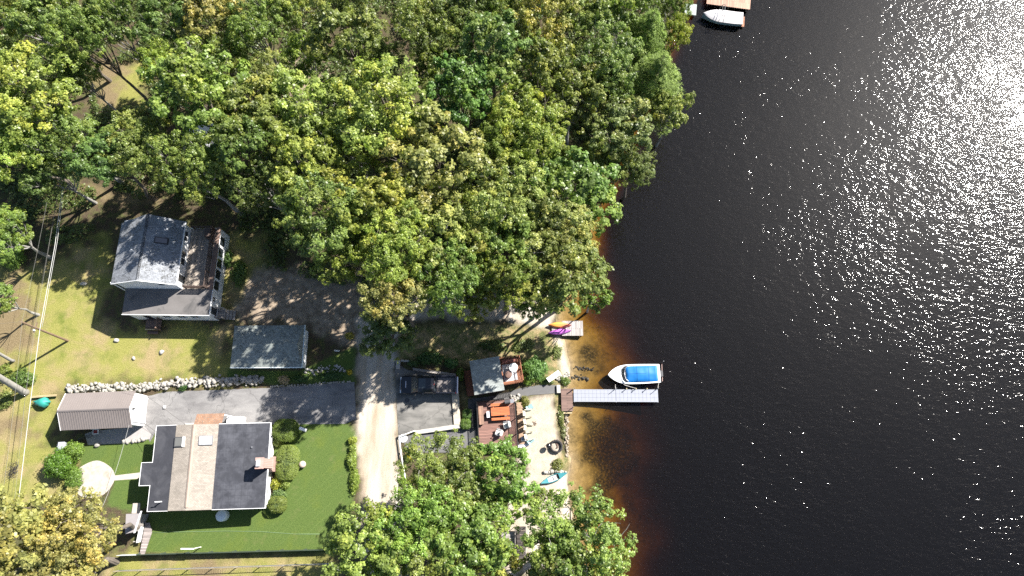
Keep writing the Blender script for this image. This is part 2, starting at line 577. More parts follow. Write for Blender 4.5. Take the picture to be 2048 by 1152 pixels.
def ground_material():
    m, nt, b = new_mat("ground_cover")
    v = coords(nt, world=True)

    def attr(k):
        a = N(nt, "ShaderNodeAttribute"); a.attribute_name = "zone_" + k
        return a.outputs["Fac"]
    fine = noise(nt, v, 9.0, 5, 0.75)
    grain = noise(nt, v, 26.0, 3, 0.7)
    mid = noise(nt, v, 1.3, 5, 0.65)
    big = noise(nt, v, 0.28, 4, 0.6, 0.4)
    # forest floor: leaf litter with thin grass
    lit = ramp(nt, fine, [(0.28, (0.03, 0.023, 0.015)), (0.5, (0.075, 0.056, 0.036)), (0.72, (0.17, 0.128, 0.085))])
    thin = ramp(nt, fine, [(0.3, (0.04, 0.055, 0.018)), (0.7, (0.14, 0.15, 0.05))])
    c = mix(nt, ramp(nt, mid, [(0.44, (0, 0, 0)), (0.6, (0.75,) * 3)]), lit, thin)
    # dry lawn
    d1 = ramp(nt, fine, [(0.25, (0.12, 0.13, 0.028)), (0.5, (0.235, 0.23, 0.062)), (0.78, (0.42, 0.37, 0.15))])
    d2 = ramp(nt, fine, [(0.25, (0.17, 0.13, 0.06)), (0.5, (0.30, 0.23, 0.12)), (0.75, (0.44, 0.35, 0.21))])
    d3 = ramp(nt, fine, [(0.25, (0.055, 0.085, 0.012)), (0.75, (0.17, 0.21, 0.04))])
    dry = mix(nt, ramp(nt, big, [(0.46, (0, 0, 0)), (0.66, (0.9,) * 3)]), d1, d2)
    dry = mix(nt, ramp(nt, noise(nt, v, 0.45, 5, 0.6, 0.3), [(0.5, (0, 0, 0)), (0.7, (0.8,) * 3)]), dry, d3)
    c = mix(nt, attr('dry'), c, dry)
    c = mix(nt, attr('litter'), c, mix(nt, 0.5, d2, lit))
    bank = mix(nt, ramp(nt, mid, [(0.42, (0, 0, 0)), (0.6, (1, 1, 1))]), ramp(nt, fine, [(0.3, (0.05, 0.07, 0.02)), (0.7, (0.2, 0.21, 0.08))]), d2)
    c = mix(nt, attr('bank'), c, bank)
    # mown lawn with faint mower tracks
    l = ramp(nt, fine, [(0.25, (0.043, 0.074, 0.019)), (0.5, (0.082, 0.126, 0.031)), (0.78, (0.145, 0.186, 0.052))])
    wv = N(nt, "ShaderNodeTexWave", wave_type='BANDS', bands_direction='X')
    wv.inputs["Scale"].default_value = 0.5
    wv.inputs["Distortion"].default_value = 2.2
    wv.inputs["Detail"].default_value = 2
    nt.links.new(coords(nt, rot=R(44), world=True), wv.inputs["Vector"])
    tr = ramp(nt, wv.outputs["Fac"], [(0.955, (0, 0, 0)), (0.995, (0.34,) * 3)])
    tr = mix(nt, 1.0, tr, ramp(nt, noise(nt, v, 0.5, 3), [(0.4, (0, 0, 0)), (0.6, (1, 1, 1))]), 'MULTIPLY')
    l = mix(nt, tr, l, (0.14, 0.19, 0.06))
    l = mix(nt, ramp(nt, noise(nt, v, 0.35, 5, 0.65), [(0.52, (0, 0, 0)), (0.72, (0.7,) * 3)]), l, d3)
    l = mix(nt, ramp(nt, noise(nt, v, 0.8, 6, 0.75), [(0.56, (0, 0, 0)), (0.75, (0.6,) * 3)]), l, (0.17, 0.165, 0.07))
    c = mix(nt, attr('lush'), c, l)
    c = mix(nt, attr('earth'), c, ramp(nt, mid, [(0.3, (0.16, 0.12, 0.085)), (0.5, (0.29, 0.23, 0.17)), (0.7, (0.42, 0.345, 0.265))]))
    # packed sandy road
    wv2 = coords(nt, (0.75, 0.12, 1), world=True)
    rd = ramp(nt, noise(nt, wv2, 1.1, 5, 0.6), [(0.32, (0.36, 0.285, 0.205)), (0.5, (0.47, 0.41, 0.335)), (0.68, (0.56, 0.51, 0.45))])
    rd = mix(nt, 0.5, rd, ramp(nt, fine, [(0.3, (0.75,) * 3), (0.65, (1.08,) * 3)]), 'MULTIPLY')
    c = mix(nt, attr('dirt'), c, rd)
    sn = ramp(nt, mid, [(0.35, (0.40, 0.34, 0.265)), (0.65, (0.49, 0.43, 0.355))])
    sn = mix(nt, 0.3, sn, ramp(nt, noise(nt, coords(nt, (1, 0.5, 1), world=True), 5, 5, 0.7), [(0.33, (0.45,) * 3), (0.5, (1.0,) * 3)]), 'MULTIPLY')
    c = mix(nt, attr('sand'), c, sn)
    # lake bed: tan sand with dark weed beds
    bd = ramp(nt, noise(nt, v, 2.2, 5, 0.75), [(0.3, (0.34, 0.25, 0.14)), (0.6, (0.56, 0.42, 0.25))])
    weed = ramp(nt, noise(nt, v, 0.33, 5, 0.68, 0.5), [(0.50, (0, 0, 0)), (0.62, (0.85,) * 3)])
    spots = ramp(nt, noise(nt, v, 3.0, 6, 0.8), [(0.42, (0.25,) * 3), (0.6, (1, 1, 1))])
    weed = mix(nt, 1.0, weed, spots, 'MULTIPLY')
    bd = mix(nt, weed, bd, (0.12, 0.095, 0.05))
    wz = mix(nt, 1.0, attr('weed'), ramp(nt, noise(nt, v, 4.5, 5, 0.85), [(0.36, (0.2,) * 3), (0.52, (1, 1, 1))]), 'MULTIPLY')
    bd = mix(nt, wz, bd, (0.05, 0.042, 0.022))
    c = mix(nt, attr('bed'), c, bd)
    c = mix(nt, 0.38, c, ramp(nt, grain, [(0.32, (0.55,) * 3), (0.66, (1.35,) * 3)]), 'MULTIPLY')
    nt.links.new(c, b.inputs["Base Color"])
    b.inputs["Roughness"].default_value = 0.95
    b.inputs["Specular IOR Level"].default_value = 0.15
    h = N(nt, "ShaderNodeMath", operation='ADD')
    nt.links.new(fine, h.inputs[0]); nt.links.new(grain, h.inputs[1])
    bump(nt, b, h.outputs[0], 0.7, 0.06)
    return m


me.materials.append(ground_material())
ground = bpy.data.objects.new("ground", me)
COL.objects.link(ground)
tag(ground, "earth, lawns, sandy road, beach and lake bed", None, None, 'structure')

# ------------------------------------------------------------------ lake
def water_material():
    m = bpy.data.materials.new("lake_water")
    m.use_nodes = True
    nt = m.node_tree
    nt.nodes.clear()
    out = N(nt, "ShaderNodeOutputMaterial")
    v = coords(nt, world=True)
    va = coords(nt, (0.6, 1.15, 1), R(-22), world=True)
    # three sizes of ripples
    n1 = noise(nt, va, 1.85, 2, 0.5, 0.3)
    n2 = noise(nt, coords(nt, (0.6, 1.2, 1), R(-8), world=True), 4.5, 2, 0.5)
    n3 = noise(nt, v, 0.35, 2, 0.5)
    gust = ramp(nt, noise(nt, v, 0.06, 3), [(0.35, (0.55,) * 3), (0.65, (1.25,) * 3)])

    def mul(a, k):
        q = N(nt, "ShaderNodeMath", operation='MULTIPLY'); nt.links.new(a, q.inputs[0])
        if isinstance(k, float): q.inputs[1].default_value = k
        else: nt.links.new(k, q.inputs[1])
        return q.outputs[0]

    def add(a, c):
        q = N(nt, "ShaderNodeMath", operation='ADD'); nt.links.new(a, q.inputs[0]); nt.links.new(c, q.inputs[1])
        return q.outputs[0]
    hgt = add(add(mul(n1, 0.26), mul(n2, 0.085)), mul(n3, 0.22))
    hgt = mul(hgt, gust)
    bp = N(nt, "ShaderNodeBump")
    bp.inputs["Strength"].default_value = 1.0
    bp.inputs["Distance"].default_value = WAVE
    nt.links.new(hgt, bp.inputs["Height"])
    gl = N(nt, "ShaderNodeBsdfGlossy")
    gl.inputs["Roughness"].default_value = 0.055
    gl.inputs["Color"].default_value = (1, 1, 1, 1)
    nt.links.new(bp.outputs[0], gl.inputs["Normal"])
    fr = N(nt, "ShaderNodeFresnel")
    fr.inputs["IOR"].default_value = 1.33
    gr = N(nt, "ShaderNodeBsdfGlossy")          # unresolved small ripples
    gr.inputs["Roughness"].default_value = 0.42
    gr.inputs["Color"].default_value = (1, 1, 1, 1)
    gm = N(nt, "ShaderNodeMixShader")
    gm.inputs[0].default_value = 0.15
    nt.links.new(gl.outputs[0], gm.inputs[1]); nt.links.new(gr.outputs[0], gm.inputs[2])
    tr = N(nt, "ShaderNodeBsdfTransparent")
    ms = N(nt, "ShaderNodeMixShader")
    nt.links.new(fr.outputs[0], ms.inputs[0])
    nt.links.new(tr.outputs[0], ms.inputs[1])
    nt.links.new(gm.outputs[0], ms.inputs[2])
    df = N(nt, "ShaderNodeBsdfDiffuse")          # light scattered back by the stained water
    df.inputs["Color"].default_value = (0.075, 0.066, 0.068, 1)
    md = N(nt, "ShaderNodeMixShader")
    md.inputs[0].default_value = 0.032
    nt.links.new(ms.outputs[0], md.inputs[1]); nt.links.new(df.outputs[0], md.inputs[2])
    nt.links.new(md.outputs[0], out.inputs["Surface"])
    ab = N(nt, "ShaderNodeVolumeAbsorption")
    ab.inputs["Color"].default_value = (0.655, 0.53, 0.02, 1)
    ab.inputs["Density"].default_value = 3.9
    nt.links.new(ab.outputs[0], out.inputs["Volume"])
    return m


WAVE = 0.39
water = MB().box(-6.0, 860.0, -800.0, 800.0, -30.0, WATER_Z).build("water", water_material())
tag(water, "dark tannin brown lake with sun glitter", None, None, 'structure')


# ------------------------------------------------------------------ hard surfaces
def sheet(name, poly, mat, off=0.02, step=0.6, jitter=0.0, z0=None, label=None):
    """a paved area laid on the ground (or level at z0), cut fine enough to follow it"""
    bm = bmesh.new()
    pts = []
    n = len(poly)
    for i in range(n):
        a, b = poly[i], poly[(i + 1) % n]
        L = math.hypot(b[0] - a[0], b[1] - a[1])
        k = max(1, int(L / 0.4)) if jitter else 1
        for q in range(k):
            t = q / k
            j = random.uniform(-jitter, jitter) if q else 0
            pts.append((a[0] + (b[0] - a[0]) * t + j * (b[1] - a[1]) / L, a[1] + (b[1] - a[1]) * t - j * (b[0] - a[0]) / L))
    f = bm.faces.new([bm.verts.new((p[0], p[1], 0)) for p in pts])
    if f.normal.z < 0: f.normal_flip()
    bmesh.ops.triangulate(bm, faces=bm.faces[:])
    if z0 is None:
        xs = [p[0] for p in pts]; ys = [p[1] for p in pts]
        for x in np.arange(min(xs) + step, max(xs), step):
            bmesh.ops.bisect_plane(bm, geom=bm.verts[:] + bm.edges[:] + bm.faces[:], plane_co=(x, 0, 0), plane_no=(1, 0, 0))
        for y in np.arange(min(ys) + step, max(ys), step):
            bmesh.ops.bisect_plane(bm, geom=bm.verts[:] + bm.edges[:] + bm.faces[:], plane_co=(0, y, 0), plane_no=(0, 1, 0))
    bm.normal_update()
    for fc in bm.faces:
        if fc.normal.z < 0: fc.normal_flip()
    for v in bm.verts:
        v.co.z = (g(v.co.x, v.co.y) if z0 is None else z0) + off
    o = MB().from_bm(bm).build(name, mat)
    return tag(o, label, None, None, 'structure')


def asphalt(name, c0, c1, stain=(0.05, 0.05, 0.05)):
    m, nt, b = new_mat(name)
    v = coords(nt, world=True)
    c = ramp(nt, noise(nt, coords(nt, (0.35, 1.0, 1), world=True), 0.9, 5, 0.6), [(0.34, c0), (0.66, c1)])
    c = mix(nt, 0.4, c, ramp(nt, noise(nt, v, 28, 3, 0.7), [(0.3, (0.6,) * 3), (0.68, (1.35,) * 3)]), 'MULTIPLY')
    c = mix(nt, ramp(nt, noise(nt, v, 0.7, 6, 0.7, 0.8), [(0.56, (0, 0, 0)), (0.72, (0.45,) * 3)]), c, stain)
    vo = N(nt, "ShaderNodeTexVoronoi", feature='DISTANCE_TO_EDGE')
    vo.inputs["Scale"].default_value = 0.33
    nz = N(nt, "ShaderNodeTexNoise"); nz.inputs["Scale"].default_value = 1.1; nz.inputs["Detail"].default_value = 5
    nt.links.new(v, nz.inputs["Vector"])
    nt.links.new(mix(nt, 0.55, v, nz.outputs["Color"], 'LINEAR_LIGHT'), vo.inputs["Vector"])
    crack = ramp(nt, vo.outputs["Distance"], [(0.0, (0.5,) * 3), (0.012, (0, 0, 0))])
    c = mix(nt, crack, c, (0.03, 0.03, 0.03))
    nt.links.new(c, b.inputs["Base Color"])
    b.inputs["Roughness"].default_value = 0.9
    b.inputs["Specular IOR Level"].default_value = 0.25
    bump(nt, b, noise(nt, v, 40, 2), 0.4, 0.01)
    return m


M_asph = asphalt("driveway_asphalt", (0.15, 0.145, 0.145), (0.25, 0.243, 0.237))
M_asph2 = asphalt("worn_pad_asphalt", (0.10, 0.098, 0.092), (0.23, 0.22, 0.205), (0.28, 0.27, 0.25))
M_asph3 = asphalt("path_asphalt", (0.10, 0.098, 0.1), (0.15, 0.147, 0.145))
M_patio = pm("pale_patio", (0.42, 0.38, 0.33), 0.9, 0.16, 1.0, 20, stain=(0.26, 0.2, 0.15), stain_amt=0.7, bmp=0.2)

sheet("driveway", pxpoly([(282, 796), (330, 784), (430, 780), (560, 775), (640, 768), (709, 764), (712, 838), (690, 848), (545, 849),
                          (310, 866), (300, 884), (286, 856)]), M_asph, 0.018, jitter=0.03, z0=0.0, label="grey asphalt driveway")
sheet("patio", pxpoly([(186, 862), (288, 852), (303, 868), (300, 878), (260, 886), (176, 890), (170, 868)]), pm("patio_concrete", (0.33, 0.31, 0.30), 0.9, 0.15),
      0.03, z0=0.0, label="grey patio slab beside the brown garage")
ang = [2 * math.pi * k / 36 for k in range(36)]
pc = at(188, 959, 0)
sheet("round_patio", [(pc.x + (2.05 + 0.06 * math.sin(3 * a + 1)) * math.cos(a), pc.y + (1.82 + 0.05 * math.sin(5 * a)) * math.sin(a)) for a in ang], M_patio, 0.03,
      z0=0.0, label="round pale patio on the lawn")
sheet("stone_path", pxpoly([(229, 951), (280, 945), (281, 957), (229, 961)]), M_patio, 0.022, z0=0.0, label="narrow pale path from patio to house")
sheet("lane", pxpoly([(806, 875), (832, 864), (925, 846), (955, 842), (962, 885), (900, 905), (812, 905)]), M_asph3, 0.03, label="asphalt lane below the parking pad")
sheet("footpath", pxpoly([(922, 868), (936, 832), (936, 798), (1000, 790), (1040, 776), (1078, 770), (1113, 770), (1118, 772), (1117, 786),
                          (1060, 790), (1035, 800), (960, 806), (958, 882)], -0.5), M_asph3, 0.036, label="asphalt footpath to the dock")


# raised parking pad between retaining walls
padP = pxpoly([(789, 724), (815, 740), (905, 752), (905, 772), (911, 850), (836, 862), (797, 872)])
pad = MB().prism(padP, -1.2, 0.03).build("parking_pad", M_asph2)
tag(pad, "worn asphalt parking pad under the black truck", None, None, 'structure')

# ------------------------------------------------------------------ windows
def window(parent, c, w, h, axis, out, panes=2, frame=M_trim, name="window"):
    """window in a wall: c centre on the wall plane, axis 'x' or 'y' = run of the wall, out = +1/-1 outward normal"""
    fr, gl = MB(), MB()
    d = 0.05 * out

    def bx(m, a0, a1, z0, z1, o0, o1):
        lo, hi = min(o0, o1), max(o0, o1)
        if axis == 'x': m.box(c[0] + a0, c[0] + a1, c[1] + lo, c[1] + hi, c[2] + z0, c[2] + z1)
        else: m.box(c[0] + lo, c[0] + hi, c[1] + a0, c[1] + a1, c[2] + z0, c[2] + z1)
    t = 0.06
    bx(fr, -w / 2, w / 2, h / 2 - t, h / 2, -0.02 * out, d)
    bx(fr, -w / 2, w / 2, -h / 2, -h / 2 + t, -0.02 * out, d * 1.4)
    for k in range(panes + 1):
        a = -w / 2 + (w - t) * k / panes
        bx(fr, a, a + t, -h / 2 + t, h / 2 - t, -0.02 * out, d)
    bx(gl, -w / 2 + t * 0.5, w / 2 - t * 0.5, -h / 2 + t * 0.5, h / 2 - t * 0.5, -0.01 * out, d * 0.45)
    f = fr.build(name, frame, parent)
    gl.build("pane", M_glass, f)
    return f


def railing(parent, pts, h, mat, post=0.09, bal=0.12, name="railing", solid=False):
    """balustrade along pts (3D, on the floor)"""
    mb = MB()
    for a, b in zip(pts[:-1], pts[1:]):
        a, b = Vector(a), Vector(b)
        L = (b - a).length
        up = Vector((0, 0, h))
        mb.tube([a + up, b + up], 0.05, 4)
        mb.tube([a + Vector((0, 0, 0.12)), b + Vector((0, 0, 0.12))], 0.03, 4)
        n = max(1, round(L / 1.6))
        for k in range(n + 1):
            p = a + (b - a) * k / n
            mb.box(p.x - post / 2, p.x + post / 2, p.y - post / 2, p.y + post / 2, p.z, p.z + h + 0.06)
        n = int(L / bal)
        for k in range(1, n):
            p = a + (b - a) * k / n
            mb.box(p.x - 0.018, p.x + 0.018, p.y - 0.018, p.y + 0.018, p.z + 0.1, p.z + h - 0.02)
    return mb.build(name, mat, parent)


# ================================================================== white cottage
WC = thing("white_cottage", "white two storey cottage with mossy grey gable roof, roof deck and glazed east wall", "house", (-40.6, 16.6, 0.0), R(-0.7))
sid = pm("white_siding", (0.74, 0.75, 0.76), 0.6, 0.06, 1.0, 10, stain=(0.5, 0.5, 0.5), stain_amt=0.3)
L0 = 2.75
MB().box(0.25, 8.9, 0.1, 9.7, -0.3, L0).build("lower_wall", sid, WC)
MB().slab([(0, 0, L0 + 0.12), (9.05, 0, L0 + 0.12), (9.05, 2.75, L0 + 0.22), (0, 2.75, L0 + 0.22)], 0.13).build(
    "flat_roof", pm("felt_roof", (0.15, 0.14, 0.135), 0.9, 0.15, 0.8, 20, stain=(0.06, 0.06, 0.06), stain_amt=0.8, stain_scale=0.5), WC)
each("fascia", M_trim, WC, [(-0.03, 9.08, -0.06, -0.002, L0 - 0.07, L0 + 0.14), (9.082, 9.14, -0.06, 2.75, L0 - 0.07, L0 + 0.16)])
# upper storey: gable, ridge along local y
UX0, UX1, UY0, UY1, EV, RD = -0.35, 6.3, 2.75, 9.75, 5.15, 6.55
wx0, wx1 = UX0 + 0.3, UX1 - 0.35
rx = 3.05
mb = MB()
prof = [(wx0, L0 + 0.001), (wx1, L0 + 0.001), (wx1, EV), (rx, RD - 0.12), (wx0, EV)]
n = len(prof)
for yy in (UY0 + 0.02, UY1 - 0.2):
    pass
vs = [(x, UY0 + 0.03, z) for x, z in prof] + [(x, UY1 - 0.25, z) for x, z in prof]
mb.add(vs, [tuple(range(n)), tuple(range(2 * n - 1, n - 1, -1))] + [(n + i, n + (i + 1) % n, (i + 1) % n, i) for i in range(n)])
mb.build("upper_wall", sid, WC)
shg = shingles("mossy_grey_shingles", (0.26, 0.275, 0.30), 0.22, moss=(0.05, 0.05, 0.045), moss_amt=0.9)
rf = MB()
rf.slab([(UX0, UY0 - 0.1, EV - 0.05), (rx, UY0 - 0.1, RD), (rx, UY1, RD), (UX0, UY1 - 0.5, EV - 0.05)], 0.12)
rf.slab([(rx, UY0 - 0.1, RD), (UX1, UY0 - 0.1, EV - 0.05), (UX1, UY1 - 0.25, EV - 0.05), (rx, UY1, RD)], 0.12)
roof = rf.build("roof", shg, WC)
mb = MB()
for k in range(18):
    y = UY0 - 0.1 + k * (UY1 - UY0 + 0.1) / 18
    mb.add([(rx - 0.16, y, RD - 0.06), (rx, y, RD + 0.025), (rx + 0.16, y, RD - 0.06), (rx - 0.16, y + 0.4, RD - 0.05), (rx, y + 0.4, RD + 0.035), (rx + 0.16, y + 0.4, RD - 0.05)],
           [(0, 1, 4, 3), (1, 2, 5, 4), (0, 3, 4, 1), (2, 1, 4, 5)])
mb.build("ridge_cap", shg, roof)
# skylight, vents on roof
def on_east(x): return RD - (x - rx) * (RD - EV + 0.05) / (UX1 - rx)
def on_west(x): return RD - (rx - x) * (RD - EV + 0.05) / (rx - UX0)
sk = MB().slab([(4.0, 6.75, on_east(4.0) + 0.12), (5.15, 6.75, on_east(5.15) + 0.12), (5.15, 7.4, on_east(5.15) + 0.12), (4.0, 7.4, on_east(4.0) + 0.12)], 0.16).build("skylight", M_black, roof)
MB().slab([(4.08, 6.82, on_east(4.08) + 0.14), (5.07, 6.82, on_east(5.07) + 0.14), (5.07, 7.33, on_east(5.07) + 0.14), (4.08, 7.33, on_east(4.08) + 0.14)], 0.03).build(
    "skylight_pane", pm("skylight_glass", (0.03, 0.05, 0.08), 0.1, 0.1, spec=0.8, bmp=0), roof)
MB().tube([(2.1, 5.8, on_west(2.1) - 0.1), (2.1, 5.8, on_west(2.1) + 0.6)], 0.06, 10).build("vent_pipe", M_trim, roof)
MB().tube([(1.0, 5.0, on_west(1.0) - 0.1), (1.0, 5.0, on_west(1.0) + 0.35)], 0.07, 10).build("vent_pipe", M_grey, roof)
# white rake and eave boards
mb = MB()
mb.slab([(UX0 - 0.03, UY0 - 0.16, EV - 0.03), (rx, UY0 - 0.16, RD + 0.02), (rx, UY0 - 0.102, RD + 0.02), (UX0 - 0.03, UY0 - 0.102, EV - 0.03)], 0.2)
mb.slab([(rx, UY0 - 0.16, RD + 0.02), (UX1 + 0.03, UY0 - 0.16, EV - 0.03), (UX1 + 0.03, UY0 - 0.102, EV - 0.03), (rx, UY0 - 0.102, RD + 0.02)], 0.2)
mb.box(UX1 + 0.003, UX1 + 0.06, UY0 - 0.1, UY1 - 0.25, EV - 0.22, EV - 0.04)
mb.build("rake_board", M_trim, WC)
window(WC, (wx1, 5.9, 4.05), 1.6, 1.5, 'y', 1, 2)
window(WC, (wx1, 8.3, 4.05), 1.2, 1.2, 'y', 1, 2)
window(WC, (wx1, 3.7, 3.85), 0.9, 2.0, 'y', 1, 1, name="glazed_door")
window(WC, (4.6, UY0 + 0.03, 4.7), 0.8, 0.55, 'x', -1, 1)
# roof deck
MB().box(wx1 + 0.004, 8.62, 2.76, 9.5, L0 + 0.006, L0 + 0.16).build("roof_deck", planks("pale_deck_boards", (0.40, 0.345, 0.29), 0.14, 3.5, R(90)), WC)
MB().box(8.624, 9.06, 2.76, 9.72, L0 + 0.002, L0 + 0.2).build("deck_border", pm("brown_border", (0.22, 0.15, 0.12), 0.8, 0.25), WC)
M_rail = pm("dark_brown_rail", (0.085, 0.06, 0.05), 0.7, 0.3)
railing(WC, [(6.35, 2.85, L0 + 0.16), (8.55, 2.85, L0 + 0.16)], 1.0, M_rail, bal=0.09)
railing(WC, [(8.55, 2.95, L0 + 0.16), (8.55, 9.45, L0 + 0.16)], 1.0, M_rail, bal=0.09)
railing(WC, [(8.45, 9.45, L0 + 0.16), (6.35, 9.45, L0 + 0.16)], 1.0, M_rail, bal=0.12)
MB().box(7.9, 8.5, 8.3, 9.3, L0 + 0.17, L0 + 1.25).build("deck_locker", M_rail, WC)
for i in range(5):
    window(WC, (8.9, 3.5 + i * 1.24, 1.75), 1.12, 1.35, 'y', 1, 1)
window(WC, (8.9, 0.75, 1.55), 0.9, 1.7, 'y', 1, 1, name="glazed_door")
window(WC, (8.9, 1.95, 1.9), 0.55, 0.7, 'y', 1, 2)
for x in (4.1, 5.7, 7.1):
    window(WC, (x, 0.1, 1.7), 0.9, 1.0, 'x', -1, 2)
window(WC, (2.0, 0.1, 1.3), 0.95, 2.05, 'x', -1, 1, name="door")
# south porch, east steps, west gutter
mb = MB().box(1.35, 3.0, -1.15, 0.08, 0.42, 0.52)
mb.build("porch_floor", M_brownwood, WC)
each("porch_post", M_brownwood, WC, [(x - 0.05, x + 0.05, -1.15, -1.05, -0.2, 0.416) for x in (1.4, 2.95)])
railing(WC, [(2.95, 0.0, 0.52), (2.95, -1.1, 0.52)], 0.95, M_brownwood, bal=0.13, name="porch_railing")
MB().box(1.45, 2.5, -1.2, -1.08, 0.526, 0.72).build("porch_bench", M_tanwood, WC)
MB().box(1.5, 2.6, -1.5, -1.21, -0.1, 0.22).build("porch_step", M_brownwood, WC)
mb = MB().box(8.95, 9.75, 0.15, 1.2, 0.45, 0.53)
for k in range(3):
    mb.box(9.76 + k * 0.3, 10.05 + k * 0.3, 0.15, 1.2, 0.32 - k * 0.14, 0.38 - k * 0.14)
mb.build("entry_steps", M_greywood, WC)
railing(WC, [(9.0, 1.2, 0.53), (9.75, 1.2, 0.53)], 0.8, M_greywood, bal=0.2, name="step_railing")
railing(WC, [(9.0, 0.15, 0.53), (9.75, 0.15, 0.53)], 0.8, M_greywood, bal=0.2, name="step_railing")
mb = MB(); mb.tube([(UX0 - 0.1, 2.8, EV - 0.15), (UX0 - 0.1, 2.75, 2.0), (UX0 - 0.1, 2.6, 0.1), (-0.9, 2.45, 0.05)], 0.06, 8)
mb.build("downspout", M_trim, WC)

# ================================================================== grey-green shed (hip roof)
SH = thing("shingled_shed", "low shed with mossy grey-green hip roof and white trim below the cottage", "shed", (-28.9, 11.1, 0), R(0.4))
MB().box(0.3, 7.02, 0.25, 4.2, -0.2, 2.45).build("wall", sid, SH)
e, rz_ = 2.42, 3.2
c_ = [(0, 0), (7.3, 0), (7.3, 4.38), (0, 4.38)]
ra, rb = (1.7, 2.2), (6.9, 2.2)
rf = MB()
A_, B_, C_, D_ = [(x, y, e) for x, y in c_]
E_, F_ = (*ra, rz_), (*rb, rz_)
for q in ([A_, B_, F_, E_], [B_, C_, F_], [C_, D_, E_, F_], [D_, A_, E_]):
    rf.slab(q, 0.09)
roof = rf.build("roof", shingles("grey_green_shingles", (0.265, 0.29, 0.27), 0.22, moss=(0.035, 0.04, 0.035), moss_amt=0.95), SH)
each("fascia", pm("pale_blue_trim", (0.62, 0.70, 0.72), 0.5, 0.06), SH, [(0.0, 7.3, -0.07, -0.003, e - 0.2, e + 0.005), (7.303, 7.38, -0.07, 4.4, e - 0.2, e + 0.01)])
for y in (0.9, 2.1, 3.3):
    window(SH, (7.02, y, 1.6), 0.75, 0.9, 'y', 1, 1)

# ================================================================== brown garage
GA = thing("brown_garage", "garage with ribbed brown metal roof and white roller door on the driveway", "garage", (-45.15, 4.88, 0), R(2.4))
gl_, gw, ge, gr = 7.08, 3.45, 2.45, 3.35
mid = 1.72
pale = pm("pale_green_siding", (0.55, 0.60, 0.56), 0.6, 0.08)
vs = []
prof = [(0.2, -0.2), (gw - 0.15, -0.2), (gw - 0.15, ge), (mid, gr - 0.1), (0.2, ge)]
n = 5
mb = MB().add([(0.15, y, z) for y, z in prof] + [(gl_ - 0.12, y, z) for y, z in prof],
              [tuple(range(n - 1, -1, -1)), tuple(range(n, 2 * n))] + [(i, (i + 1) % n, n + (i + 1) % n, n + i) for i in range(n)])
mb.build("wall", pale, GA)
brn = pm("brown_ribbed_metal", (0.195, 0.17, 0.16), 0.5, 0.08, 0.8, 30, spec=0.4, bmp=0.05)
rf = MB()
rf.slab([(0, -0.12, ge - 0.05), (gl_, -0.12, ge - 0.05), (gl_, mid, gr), (0, mid, gr)], 0.05)
rf.slab([(0, mid, gr), (gl_, mid, gr), (gl_, gw + 0.1, ge - 0.05), (0, gw + 0.1, ge - 0.05)], 0.05)
for k in range(30):
    x = 0.1 + k * (gl_ - 0.2) / 29
    for y0, z0, y1, z1 in ((-0.115, ge - 0.047, mid - 0.09, gr - 0.03), (gw + 0.095, ge - 0.047, mid + 0.09, gr - 0.03)):
        rf.tube([(x, y0, z0 + 0.012), (x, y1, z1 + 0.012)], 0.024, 4)
roof = rf.build("roof", brn, GA)
MB().slab([(-0.02, mid - 0.14, gr - 0.02), (gl_ + 0.02, mid - 0.14, gr - 0.02), (gl_ + 0.02, mid, gr + 0.06), (-0.02, mid, gr + 0.06)], 0.03).slab(
    [(-0.02, mid, gr + 0.06), (gl_ + 0.02, mid, gr + 0.06), (gl_ + 0.02, mid + 0.14, gr - 0.02), (-0.02, mid + 0.14, gr - 0.02)], 0.03).build("ridge_cap", brn, roof)
# white east gable
xe = gl_ - 0.118
mb = MB().add([(xe, 0.2, -0.1), (xe, gw - 0.15, -0.1), (xe, gw - 0.15, ge), (xe, mid, gr - 0.08), (xe, 0.2, ge),
               (xe + 0.07, 0.17, -0.1), (xe + 0.07, gw - 0.12, -0.1), (xe + 0.07, gw - 0.12, ge), (xe + 0.07, mid, gr - 0.05), (xe + 0.07, 0.17, ge)],
              [(4, 3, 2, 1, 0), (5, 6, 7, 8, 9), (0, 1, 6, 5), (1, 2, 7, 6), (2, 3, 8, 7), (3, 4, 9, 8), (4, 0, 5, 9)])
mb.build("gable_board", M_trim, GA)
mb = MB()
for k in range(5):
    mb.box(xe + 0.073, xe + 0.13, 0.62, gw - 0.55, 0.02 + k * 0.42, 0.425 + k * 0.42)
door = mb.build("roller_door", pm("garage_door_white", (0.82, 0.81, 0.79), 0.5, 0.03), GA)
mb = MB().box(xe + 0.073, xe + 0.2, 0.45, 0.60, -0.05, 2.3).box(xe + 0.073, xe + 0.2, gw - 0.53, gw - 0.38, -0.05, 2.3).box(xe + 0.073, xe + 0.22, 0.45, gw - 0.38, 2.305, 2.42)
mb.build("door_frame", M_trim, GA)
mb = MB().tube([(xe + 0.06, mid, 2.8), (xe + 0.25, mid, 2.82)], 0.03, 6).lathe([(0.1, -0.1), (0.11, 0.0), (0.03, 0.08)], 10, (xe + 0.27, mid, 2.75))
mb.build("lamp", M_black, GA)
window(GA, (3.4, 0.2, 1.5), 0.9, 0.9, 'x', -1, 2)
window(GA, (5.3, 0.2, 1.15), 0.85, 2.0, 'x', -1, 1, name="door")
mb = MB().slab([(-0.05, -0.14, ge - 0.02), (-0.0, -0.14, ge - 0.02), (-0.0, mid, gr + 0.02), (-0.05, mid, gr + 0.02)], 0.16)
mb.slab([(-0.05, mid, gr + 0.02), (0, mid, gr + 0.02), (0, gw + 0.12, ge - 0.02), (-0.05, gw + 0.12, ge - 0.02)], 0.16)
mb.build("rake_board", M_trim, GA)

